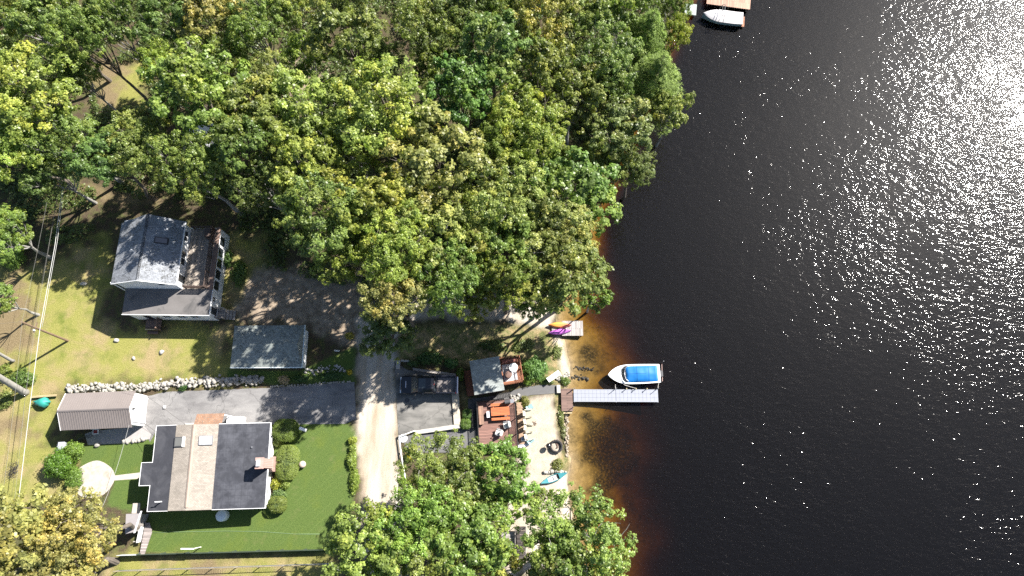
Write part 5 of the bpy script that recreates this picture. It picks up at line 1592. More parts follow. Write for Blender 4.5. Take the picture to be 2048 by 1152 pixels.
# ================================================================== landing, dock, boat
DKZ = -0.35
lnd = thing("brown_landing", "brown decking landing at the shore end of the grey dock", "landing", (*xy(1134, 800, DKZ), DKZ), R(0.5))
MB().box(-0.6, 0.6, -1.15, 1.2, -0.1, 0).build("boards", planks("brown_composite", (0.20, 0.125, 0.10), 0.14, 3.0), lnd)
MB().box(-0.5, 0.5, -1.42, -1.153, -0.4, -0.16).build("step", M_tanwood, lnd)
MB().box(-0.56, 0.56, -1.1, 1.15, -0.45, -0.104).build("frame", M_brownwood, lnd)
for x, y in ((0.62, 1.1), (0.62, -0.75)): MB().tube([(x, y, -1.2), (x, y, 0.75)], 0.035, 8).build("post", M_grey, lnd)
dk = thing("grey_dock", "long grey panelled dock reaching from the brown landing past the blue boat", "dock", (*xy(1147, 791, DKZ), DKZ), R(-0.2))
DLn = 8.92
for k in range(2):
    x0 = 0.02 + k * DLn / 2
    mb = MB()
    nx_, ny_ = 11, 3
    for i in range(nx_):
        for j in range(ny_):
            w_ = (DLn / 2 - 0.04) / nx_
            mb.box(x0 + i * w_ + 0.006, x0 + (i + 1) * w_ - 0.006, -0.6 + j * 0.4 + 0.006, -0.2 + j * 0.4 - 0.006, -0.035, 0.0)
    mb.build("dock_panel", pm("grey_dock_panel", (0.27, 0.285, 0.33), 0.55, 0.06, spec=0.4), dk)
mb = MB().box(0, DLn, -0.65, -0.602, -0.14, 0.015).box(0, DLn, 0.602, 0.65, -0.14, 0.015).box(0, DLn, -0.6, 0.6, -0.12, -0.04)
mb.build("frame", pm("dock_aluminium", (0.36, 0.38, 0.42), 0.45, 0.06, metal=0.4), dk)
for x in (0.1, 4.45, DLn - 0.1):
    for y in (-0.7, 0.7):
        po = MB().tube([(x, y, -2.6), (x, y, 0.85 if y > 0 else 0.25)], 0.03, 8).build("post", M_grey, dk)
for x in (5.55, 6.55, 7.7):
    cl_ = MB().tube([(x, 0.68, -0.12), (x, 0.68, 0.42)], 0.035, 8).build("mooring_post", M_grey, dk)
    MB().lathe([(0.06, 0.42), (0.075, 0.46), (0.04, 0.52)], 10, (x, 0.68, 0)).build("cap", M_tanwood, cl_)

BT = thing("motor_boat", "white motor boat with bright blue cover moored along the grey dock", "boat", (*xy(1268, 748, -0.2), WATER_Z - 0.22), R(1.5))
hs = hull(5.5, 2.08, 0.85, stern=0.93, rocker=0.05, bow=3.0)
whh = pm("white_gelcoat", (0.80, 0.80, 0.80), 0.3, 0.03, spec=0.5, bmp=0)
shell(hs).build("hull", whh, BT, True)
NS = len(hs) - 1
deck_face(hs, 0, 9, 0.0, 0.02).build("foredeck", whh, BT)
mb = MB()
for s in (0, -1):
    sg = 1 if s == 0 else -1
    pts = [(q[s][0], q[s][1] + sg * 0.09, q[s][2] + 0.02) for q in hs[9:]]
    for a, b in zip(pts[:-1], pts[1:]):
        mb.add([(a[0], a[1] - 0.09, a[2]), (b[0], b[1] - 0.09, b[2]), (b[0], b[1] + 0.09, b[2]), (a[0], a[1] + 0.09, a[2])], [(0, 1, 2, 3)])
zt_ = hs[NS][0][2]
mb.box(2.45, 2.77, -0.93, 0.93, zt_ - 0.3, zt_ + 0.03)
mb.build("side_deck", whh, BT)
rub = MB()
for s in (0, -1): rub.tube([(q[s][0], q[s][1], q[s][2] - 0.03) for q in hs], 0.025, 6)
rub.build("rub_rail", M_grey, BT)
# cover: lofted over the cockpit with a low ridge and sagging folds
M_blue = pm("blue_cover_fabric", (0.005, 0.14, 0.42), 0.6, 0.1, 2.0, 14, bmp=0.25)
cv = []
for i in range(25):
    t_ = i / 24
    x = -0.85 + 3.35 * t_
    hgt_ = 0.14 + 0.14 * math.sin(math.pi * min(1, t_ * 1.25) * 0.9) + 0.02 * math.sin(t_ * 19)
    row = []
    wv_ = 0.83 if 0.03 < t_ < 0.97 else 0.78
    for j in range(13):
        q = -1 + 2 * j / 12
        e_r = 1 - abs(q) ** 6
        z_ = zt_ + 0.03 + (hgt_ * (1 - 0.55 * q * q) - 0.05 * abs(math.sin(3.14 * t_ * 3 + 0.4)) * (1 - abs(abs(q) - 0.5) * 2)) * e_r
        if t_ in (0.0, 1.0): z_ = zt_ + 0.03
        row.append((x, q * wv_, z_))
    cv.append(row)
mb = MB(); vs = [p for r_ in cv for p in r_]; n_ = 13
mb.add(vs, [(i * n_ + j, i * n_ + j + 1, (i + 1) * n_ + j + 1, (i + 1) * n_ + j) for i in range(24) for j in range(12)])
cov = mb.build("cover", M_blue, BT, True)
mb = MB()
for i in (8, 17): mb.tube([(p[0], p[1], p[2] + 0.008) for p in cv[i]], 0.012, 4)
mb.tube([(r_[6][0], r_[6][1], r_[6][2] + 0.006) for r_ in cv[2:16]], 0.01, 4)
mb.build("cover_seam", pm("dark_blue_seam", (0.01, 0.06, 0.2), 0.7, 0.1), cov)
ws = MB()
pts = [(-0.92, -0.86), (-1.2, -0.6), (-1.32, 0), (-1.2, 0.6), (-0.92, 0.86)]
for (a, b) in zip(pts[:-1], pts[1:]):
    ws.slab([(a[0] - 0.05, a[1], zt_ + 0.02), (b[0] - 0.05, b[1], zt_ + 0.02), (b[0] + 0.24, b[1] * 0.93, zt_ + 0.36), (a[0] + 0.24, a[1] * 0.93, zt_ + 0.36)], 0.012)
wo = ws.build("windshield", pm("smoked_glass", (0.10, 0.11, 0.12), 0.1, 0.1, spec=0.7, bmp=0), BT)
fr = MB()
fr.tube([(a[0] + 0.24, a[1] * 0.93, zt_ + 0.37) for a in pts], 0.018, 6)
for a in pts: fr.tube([(a[0] - 0.05, a[1], zt_ + 0.03), (a[0] + 0.24, a[1] * 0.93, zt_ + 0.37)], 0.014, 5)
fr.build("frame", M_grey, wo)
for x, y in ((-1.75, 0.4), (-1.75, -0.4), (-1.9, -0.3), (-1.55, 0.1), (-1.62, -0.12)):
    MB().lathe([(0.035, 0), (0.05, 0.03), (0.02, 0.06)], 8, (x, y, zt_ + 0.035)).build("cleat", M_dgrey, BT)
MB().bbox((-2.0, 0.05, zt_ + 0.06), (0.4, 0.3, 0.02), 0, 0, 0.005).build("hatch", M_trim, BT)
MB().bbox((2.95, 0, 0.42), (0.4, 0.7, 0.5), 0, 0, 0.08).build("outdrive", M_dgrey, BT)
MB().bbox((2.84, 0.1, 0.30), (0.12, 1.9, 0.06), 0, 0, 0.01).build("swim_step", pm("reddish_board", (0.33, 0.14, 0.1), 0.7, 0.2), BT)
t = thing("whip_pole", "slim mooring pole standing in the water at the stern of the blue covered boat", "pole", (*xy(1322, 728, -0.9), -2.9))
MB().tube([(0, 0, 0), (0.1, 0.15, 3.0)], 0.03, 8).build("pole", M_grey, t)
MB().tube([(0.02, -0.05, 2.3), (-0.02, -1.9, 2.3)], 0.028, 6).build("arm", pm("pinkish_pipe", (0.45, 0.30, 0.27), 0.6, 0.1), t)


def rope(label, a, b, r_, mat):
    a, b = Vector(a), Vector(b)
    path = [a.lerp(b, k / 8) - Vector((0, 0, 0.12 * 4 * (k / 8) * (1 - k / 8))) for k in range(9)]
    return tag(MB().tube([p - a for p in path], r_, 6).build("mooring_rope", mat, None, True, a), label, "rope", "mooring ropes of the blue covered boat")


M_rope = pm("rope_white", (0.55, 0.52, 0.48), 0.8, 0.1)
rope("pale mooring rope from the boat's bow to the dock", at(1231, 769, -0.1), at(1231, 777, -0.05), 0.025, M_rope)
rope("slanting mooring rope from the boat's side to a middle dock post", at(1247, 769, -0.05), at(1273, 777, 0.0), 0.025, M_rope)
rope("mooring rope from the boat's stern to the end of the dock", at(1318, 765, -0.1), at(1316, 776, 0.0), 0.025, M_rope)

# ================================================================== small dock with two kayaks
sd_ = thing("small_dock", "small weathered wooden dock carrying the orange and purple kayaks", "dock", (*xy(1136, 656.5, -0.45), -0.45))
MB().box(-0.65, 1.62, -0.82, 0.82, -0.09, 0).box(-1.75, -0.66, -0.35, 0.35, -0.1, -0.004).build("boards", planks("silver_grey_boards", (0.44, 0.41, 0.39), 0.11, 2.0, R(90)), sd_)
for x in (-0.5, 1.5):
    for y in (-0.7, 0.7): MB().tube([(x, y, -1.4), (x, y, -0.09)], 0.06, 8).build("post", M_greywood, sd_)
MB().box(-0.63, 1.6, -0.8, 0.8, -0.24, -0.092).build("frame", M_brownwood, sd_)


def kayak(label, u, v, rz, c1, c2, z):
    t = thing("kayak", label, "kayak", (*xy(u, v, z), z + 0.005), rz, "kayaks on the small dock")
    ks = hull(2.5, 0.64, 0.27, stern=1.0, rocker=0.05)
    ks = [[(p[0], p[1], 0.36 - p[2]) for p in s][::-1] for s in ks]   # turned keel up
    shell(ks).build("hull", c1, t, True)
    MB().tube([(s[6][0], 0, s[6][2] + 0.005) for s in ks[2:-2]], 0.02, 5).build("keel", c2, t)
    return t


m, nt, b = new_mat("orange_yellow_kayak")
v = coords(nt)
sx_ = N(nt, "ShaderNodeSeparateXYZ"); nt.links.new(v, sx_.inputs[0])
mr = N(nt, "ShaderNodeMapRange"); mr.inputs["From Min"].default_value = -1.2; mr.inputs["From Max"].default_value = 1.2; nt.links.new(sx_.outputs[0], mr.inputs[0])
nt.links.new(ramp(nt, mr.outputs[0], [(0.0, (0.55, 0.16, 0.06)), (0.3, (0.75, 0.38, 0.06)), (0.6, (0.8, 0.30, 0.10)), (1.0, (0.6, 0.13, 0.10))]), b.inputs["Base Color"])
b.inputs["Roughness"].default_value = 0.35
kayak("orange and yellow kayak turned keel up on the small dock", 1119, 650.5, R(-1), m, pm("orange_keel", (0.7, 0.3, 0.1), 0.4, 0.05), -0.45)
kayak("purple kayak turned keel up on the small dock", 1119, 664, R(6), pm("purple_plastic", (0.48, 0.13, 0.50), 0.35, 0.08, bmp=0), pm("purple_keel", (0.5, 0.2, 0.55), 0.4, 0.05), -0.45)

# ================================================================== north dock with covered boat
nd = thing("wooden_dock", "pinkish wooden dock at the top edge of the lake beside the covered boat", "dock", (*xy(1500, 19, -0.3), -0.3), R(-9))
MB().box(-5.4, 0, 0, 2.4, -0.12, 0).build("boards", planks("pink_brown_boards", (0.50, 0.30, 0.21), 0.14, 2.4, R(90)), nd)
for x in (-5.2, -2.6, -0.2):
    for y in (0.1, 2.3): MB().tube([(x, y, -2.5), (x, y, -0.12)], 0.07, 8).build("post", M_brownwood, nd)
nb = thing("covered_boat", "boat under a pale grey cover with a dark tower at the north dock", "boat", (*xy(1447, 30, 0.1), WATER_Z - 0.2), R(-9))
hb = hull(4.9, 1.85, 0.95, stern=0.95, rocker=0.05, bow=2.2)
shell(hb).build("hull", pm("teal_grey_hull", (0.30, 0.40, 0.42), 0.35, 0.06, bmp=0), nb, True)
zb = hb[-1][0][2]
rows = []
for i in range(23):
    s = hb[i]; row = []
    w_ = max(0.02, s[-1][1] - 0.02)
    t_ = i / 22
    for j in range(11):
        q = -1 + 2 * j / 10
        dip = 0.18 * math.exp(-((t_ - 0.7) / 0.17) ** 2) * math.exp(-(q / 0.55) ** 2)
        row.append((s[0][0], q * w_, s[0][2] + 0.03 + 0.22 * (1 - q * q) * math.sin(math.pi * min(1, 0.12 + t_ * 0.85)) - dip + 0.012 * math.sin(9 * t_ + 4 * q)))
    rows.append(row)
mb = MB(); mb.add([p for r_ in rows for p in r_], [(i * 11 + j, i * 11 + j + 1, (i + 1) * 11 + j + 1, (i + 1) * 11 + j) for i in range(22) for j in range(10)])
mb.build("cover", pm("pale_grey_cover", (0.52, 0.50, 0.50), 0.8, 0.14, 1.5, 14, bmp=0.3), nb, True)
tw = MB()
for x in (-0.55, 0.05): tw.tube([(x, -0.95, zb), (x * 0.5 - 0.1, -0.8, zb + 1.0), (x * 0.5 - 0.1, 0.8, zb + 1.0), (x, 0.95, zb)], 0.035, 8)
tw.tube([(-0.35, -0.8, zb + 1.0), (-0.05, -0.8, zb + 1.0)], 0.03, 6).tube([(-0.35, 0.8, zb + 1.0), (-0.05, 0.8, zb + 1.0)], 0.03, 6)
tw.build("tower", M_dgrey, nb)
MB().bbox((2.62, 0, 0.45), (0.4, 1.5, 0.08), 0, 0, 0.02).build("swim_step", M_cedar, nb)
t = thing("old_jetty", "pale grey jetty half hidden by foliage left of the covered boat", "jetty", (*xy(1384, 20, -0.4), -0.4), R(-8))
MB().box(-0.9, 0.55, -0.7, 0.9, -0.1, 0).build("boards", planks("mint_grey_boards", (0.45, 0.50, 0.47), 0.14, 2.0, R(90)), t)
for x in (-0.7, 0.4):
    for y in (-0.55, 0.7): MB().tube([(x, y, -1.4), (x, y, -0.1)], 0.05, 8).build("post", M_greywood, t)

# ------------------------------------------------------------------ foliage
def leaf_material(name, trans=0.35, rough=0.42):
    m, nt, b = new_mat(name)
    oi = N(nt, "ShaderNodeObjectInfo")
    t = N(nt, "ShaderNodeAttribute"); t.attribute_name = "tint"
    w = N(nt, "ShaderNodeAttribute"); w.attribute_name = "warm"
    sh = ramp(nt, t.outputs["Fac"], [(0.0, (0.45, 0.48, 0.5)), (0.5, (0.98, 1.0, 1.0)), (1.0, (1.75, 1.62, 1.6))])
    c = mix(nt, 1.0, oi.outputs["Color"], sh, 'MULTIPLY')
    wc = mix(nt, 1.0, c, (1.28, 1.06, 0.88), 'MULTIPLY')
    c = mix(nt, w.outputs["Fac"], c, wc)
    nt.links.new(c, b.inputs["Base Color"])
    b.inputs["Roughness"].default_value = rough
    b.inputs["Specular IOR Level"].default_value = 0.42
    tl = N(nt, "ShaderNodeBsdfTranslucent")
    nt.links.new(mix(nt, 1.0, c, (1.15, 1.35, 0.5), 'MULTIPLY'), tl.inputs["Color"])
    ms = N(nt, "ShaderNodeMixShader")
    ms.inputs[0].default_value = trans
    out = nt.nodes["Material Output"]
    nt.links.new(b.outputs[0], ms.inputs[1]); nt.links.new(tl.outputs[0], ms.inputs[2])
    nt.links.new(ms.outputs[0], out.inputs["Surface"])
    return m


M_leaf = leaf_material("leaves")
M_needle = leaf_material("needles", 0.25, 0.6)


def unit(a):
    return a / np.maximum(np.linalg.norm(a, axis=-1, keepdims=True), 1e-9)


def leaf_mesh(name, cen, nor, size, tint, warm, k=5, width=0.33, droop=0.35, mat=None, r=None):
    """rosettes of k pointed leaves at each centre, facing nor"""
    r = r or rng
    n = len(cen)
    ref = np.where(np.abs(nor[:, 2:3]) > 0.9, np.array([[1., 0, 0]]), np.array([[0., 0, 1.]]))
    ta = unit(np.cross(nor, ref)); tb = np.cross(nor, ta)
    a0 = r.random(n) * 6.283
    V = np.zeros((n, k, 4, 3), np.float32)
    for j in range(k):
        a = a0 + 6.283 * j / k + r.normal(0, 0.25, n)
        d = ta * np.cos(a)[:, None] + tb * np.sin(a)[:, None]
        s = np.cross(nor, d)
        dr = droop + r.normal(0, 0.3, n)
        L = size * r.uniform(0.75, 1.2, n)
        fwd = unit(d - nor * dr[:, None])
        tw = r.normal(0, 0.35, n)[:, None]
        side = unit(s + nor * tw)
        V[:, j, 0] = cen + d * 0.03
        V[:, j, 2] = cen + fwd * L[:, None]
        mid = cen + fwd * (L * 0.5)[:, None] + nor * (L * 0.06)[:, None]
        V[:, j, 1] = mid - side * (L * width)[:, None]
        V[:, j, 3] = mid + side * (L * width)[:, None]
    co = V.reshape(-1, 3)
    nq = n * k
    me = bpy.data.meshes.new(name)
    me.vertices.add(nq * 4); me.vertices.foreach_set("co", co.ravel())
    me.loops.add(nq * 4); me.loops.foreach_set("vertex_index", np.arange(nq * 4, dtype=np.int32))
    me.polygons.add(nq); me.polygons.foreach_set("loop_start", np.arange(nq, dtype=np.int32) * 4)
    me.update(calc_edges=True)
    tt = np.clip(np.repeat(tint, k) + r.normal(0, 0.09, nq), 0, 1)
    for nm, val in (("tint", tt), ("warm", np.repeat(warm, k))):
        a_ = me.attributes.new(nm, 'FLOAT', 'POINT')
        a_.data.foreach_set("value", np.repeat(val, 4).astype(np.float32))
    me.materials.append(mat or M_leaf)
    return me


def hemi(r, n, zmin=-0.2):
    z = r.uniform(zmin, 1, n); a = r.uniform(0, 6.283, n)
    q = np.sqrt(np.maximum(0, 1 - z * z))
    return np.stack([q * np.cos(a), q * np.sin(a), z], 1)


TREE_R = 4.5


def broadleaf(seed, nl=11, per=21, spr=19, hc=3.6, base=7.5, ls=(0.19, 0.34), gaps=0.20, warmth=0.25, spread=0.66):
    """crown mesh + trunk mesh; crown radius TREE_R, crown base centre at height base"""
    r = np.random.default_rng(seed)
    lob = [(0.0, 0.0, 0.35)]
    tries = 0
    while len(lob) < nl and tries < 4000:
        tries += 1
        a, q = r.uniform(0, 6.283), math.sqrt(r.uniform(0.03, 1)) * spread
        x, y, lr = q * math.cos(a), q * math.sin(a), r.uniform(0.25, 0.42)
        if all(math.hypot(x - X, y - Y) > 0.62 * (lr + L) * (1 if tries < 2000 else 0.7) for X, Y, L in lob):
            lob.append((x, y, lr))
    C, NN, SZ, TI, WA = [], [], [], [], []
    lobes3 = []
    ph = r.uniform(0, 6.28, 3)
    for (x, y, lr) in lob:
        rr = math.hypot(x, y)
        zz = 1.3 * hc * (math.sqrt(max(0, 1 - (rr / 1.02) ** 2)) - 0.12) + r.uniform(-1.0, 0.6)
        lc = np.array([x * TREE_R, y * TREE_R, base + zz]); LR = lr * TREE_R
        lobes3.append((lc, LR))
        ltone = r.normal(0, 0.10); lw = 1.0 if r.random() < warmth else 0.0
        m = int(per * (lr / 0.33) ** 1.6) + 3
        dirs = hemi(r, m, -0.35)
        for d in dirs:
            if r.random() < gaps * 0.5: continue
            cc = lc + d * LR * r.uniform(0.55, 1.22) * np.array([1, 1, 0.75])
            if math.sin(cc[0] * 1.9 + ph[0]) * math.sin(cc[1] * 1.9 + ph[1]) + 0.5 * math.sin(cc[2] * 1.7 + cc[0] * 1.1 + ph[2]) < -0.92 + gaps * 1.0: continue
            cr = r.uniform(0.26, 0.66)
            ns = int(spr * (cr / 0.55) ** 2 * r.uniform(0.7, 1.2))
            up = hemi(r, ns, -0.5)
            nrm = unit(up * 0.8 + d * 0.45 + np.array([0, 0, 0.55]) + r.normal(0, 0.22, (ns, 3)))
            pos = cc + up * cr * r.uniform(0.45, 1.05, (ns, 1)) * np.array([1, 1, 0.7])
            C.append(pos); NN.append(nrm)
            SZ.append(r.uniform(ls[0], ls[1], ns))
            ct = 0.46 + ltone + r.normal(0, 0.12)
            TI.append(np.clip(ct + r.normal(0, 0.13, ns), 0, 1))
            cw = np.clip(lw * r.uniform(0.3, 0.9) + (r.random() < 0.12) * r.uniform(0.2, 0.8), 0, 1)
            WA.append(np.clip(cw + r.normal(0, 0.12, ns), 0, 1))
        # a little inner foliage
        ni = int(7 * (lr / 0.33))
        ip = lc + hemi(r, ni, -1) * LR * r.uniform(0.1, 0.6, (ni, 1)) - np.array([0, 0, 0.5])
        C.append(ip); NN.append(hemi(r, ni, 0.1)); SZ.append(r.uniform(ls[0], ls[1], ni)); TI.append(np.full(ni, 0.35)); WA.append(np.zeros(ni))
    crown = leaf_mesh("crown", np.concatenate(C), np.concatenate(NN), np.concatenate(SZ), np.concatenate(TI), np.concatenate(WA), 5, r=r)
    # trunk with limbs to the lobes
    mb = MB()
    bend = r.normal(0, 0.25, (5, 2)); bend[0] = 0
    path = [(bend[i][0], bend[i][1], base * 0.85 * i / 4 - (0.4 if i == 0 else 0)) for i in range(5)]
    mb.tube(path, [0.34, 0.25, 0.21, 0.18, 0.14], 9)
    top = np.array(path[-1]); mid = np.array(path[3])
    for i, (lc, LR) in enumerate(lobes3):
        s = mid if i % 2 else top
        e = lc - np.array([0, 0, LR * 0.35])
        k1 = s + (e - s) * 0.4 + np.array([0, 0, -0.25]) + r.normal(0, 0.2, 3)
        mb.tube([s, k1, e], [0.11, 0.075, 0.04], 6)
        for _ in range(4):
            d = hemi(r, 1, -0.1)[0]
            t = lc + d * LR * 0.95
            mb.tube([e, (e + t) / 2 + r.normal(0, 0.12, 3), t], [0.035, 0.022, 0.010], 4, cap=False)
    tm = bpy.data.meshes.new("trunk")
    tm.from_pydata(mb.v, [], mb.f)
    tm.materials.append(M_greybark if seed % 3 == 0 else M_bark)
    return crown, tm


def pine(seed, base=6.0):
    r = np.random.default_rng(seed)
    C, NN, SZ, TI, WA = [], [], [], [], []
    mb = MB()
    mb.tube([(0, 0, -0.4), (0.1, 0, 5), (0, 0.1, 9), (0, 0, 12.5)], [0.33, 0.25, 0.15, 0.03], 9)
    for tier in range(11):
        z = 4.2 + tier * 0.8
        L = TREE_R * (1.0 - (tier / 11.5) ** 1.4) * r.uniform(0.88, 1.05)
        nb = 9 if tier < 7 else 6
        for k in range(nb):
            a = 6.283 * (k + r.uniform(-0.25, 0.25)) / nb + tier * 0.7
            l = L * r.uniform(0.75, 1.1)
            d = np.array([math.cos(a), math.sin(a), 0])
            s = np.array([0, 0, z]); e = s + d * l + np.array([0, 0, 0.08 * l - 0.02 * l * l])
            mb.tube([s, (s + e) / 2 + np.array([0, 0, 0.15]), e], [0.05, 0.03, 0.012], 5, cap=False)
            m = int(10 + l * 24)
            t = np.sqrt(r.uniform(0.03, 1, m))
            sd_ = r.normal(0, 1, m) * (0.16 + 0.34 * t) * min(1.0, l / 3)
            pos = s + (e - s) * t[:, None] + np.cross(d, [0, 0, 1.0]) * sd_[:, None] + np.stack([0 * t, 0 * t, r.normal(0.1, 0.14, m)], 1)
            C.append(pos)
            NN.append(unit(d * 0.35 + np.array([0, 0, 0.9]) + r.normal(0, 0.3, (m, 3))))
            SZ.append(r.uniform(0.18, 0.3, m))
            TI.append(np.clip(0.45 + 0.12 * r.normal() + r.normal(0, 0.1, m), 0, 1)); WA.append(np.zeros(m))
    cm = leaf_mesh("crown", np.concatenate(C), np.concatenate(NN), np.concatenate(SZ), np.concatenate(TI), np.concatenate(WA), 8, 0.12, 0.15, M_needle, r)
    tm = bpy.data.meshes.new("trunk"); tm.from_pydata(mb.v, [], mb.f); tm.materials.append(M_bark)
    return cm, tm


PROTO = [broadleaf(11), broadleaf(12, nl=13, gaps=0.28, ls=(0.14, 0.26), spr=25), broadleaf(13, nl=9, hc=4.0, warmth=0.35, ls=(0.22, 0.40), spr=16),
         broadleaf(14, nl=15, gaps=0.30, warmth=0.15, ls=(0.13, 0.24), spr=27), broadleaf(15, nl=10, hc=3.2, gaps=0.22, spread=0.70, ls=(0.20, 0.36)),
         broadleaf(16, nl=12, hc=4.2, warmth=0.4, ls=(0.16, 0.28), spr=22), broadleaf(17, nl=8, gaps=0.36, spread=0.72, spr=18)]
PINE = pine(21)

G = (0.185, 0.245, 0.058)     # mid green
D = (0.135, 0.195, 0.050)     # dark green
F = (0.185, 0.275, 0.056)     # fresh green
B = (0.180, 0.240, 0.070)     # blue green
Y = (0.255, 0.310, 0.066)     # yellow green
O = (0.275, 0.295, 0.088)     # olive
A = (0.300, 0.285, 0.095)     # golden
TREES = []


def plant(u, v, r_px, top, colr, proto, label, name="broadleaf_tree", cat="tree", group="trees of the lakeside wood", rot=None, squash=1.0):
    """tree whose crown shows centred on (u, v); top = crown top height in metres"""
    hc = top * 0.80
    p = at(u, v, hc)
    sc = 1.11 * r_px / (FPX / (H - hc)) / TREE_R
    crown, trunk = PINE if proto == 'pine' else PROTO[proto]
    zg = g(p.x, p.y)
    zg = max(zg, WATER_Z - 0.3)
    sz = (top - zg) / (12.3 if proto != 'pine' else 12.6) * squash
    t = thing(name, label, cat, (p.x, p.y, zg), rng.uniform(0, 6.28) if rot is None else rot, group)
    t.scale = (sc, sc, sz)
    c = bpy.data.objects.new("crown", crown); COL.objects.link(c); c.parent = t
    k = bpy.data.objects.new("trunk", trunk); COL.objects.link(k); k.parent = t
    j = rng.normal(1, 0.05, 3)
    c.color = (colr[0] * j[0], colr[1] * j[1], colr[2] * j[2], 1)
    TREES.append(t)
    return t

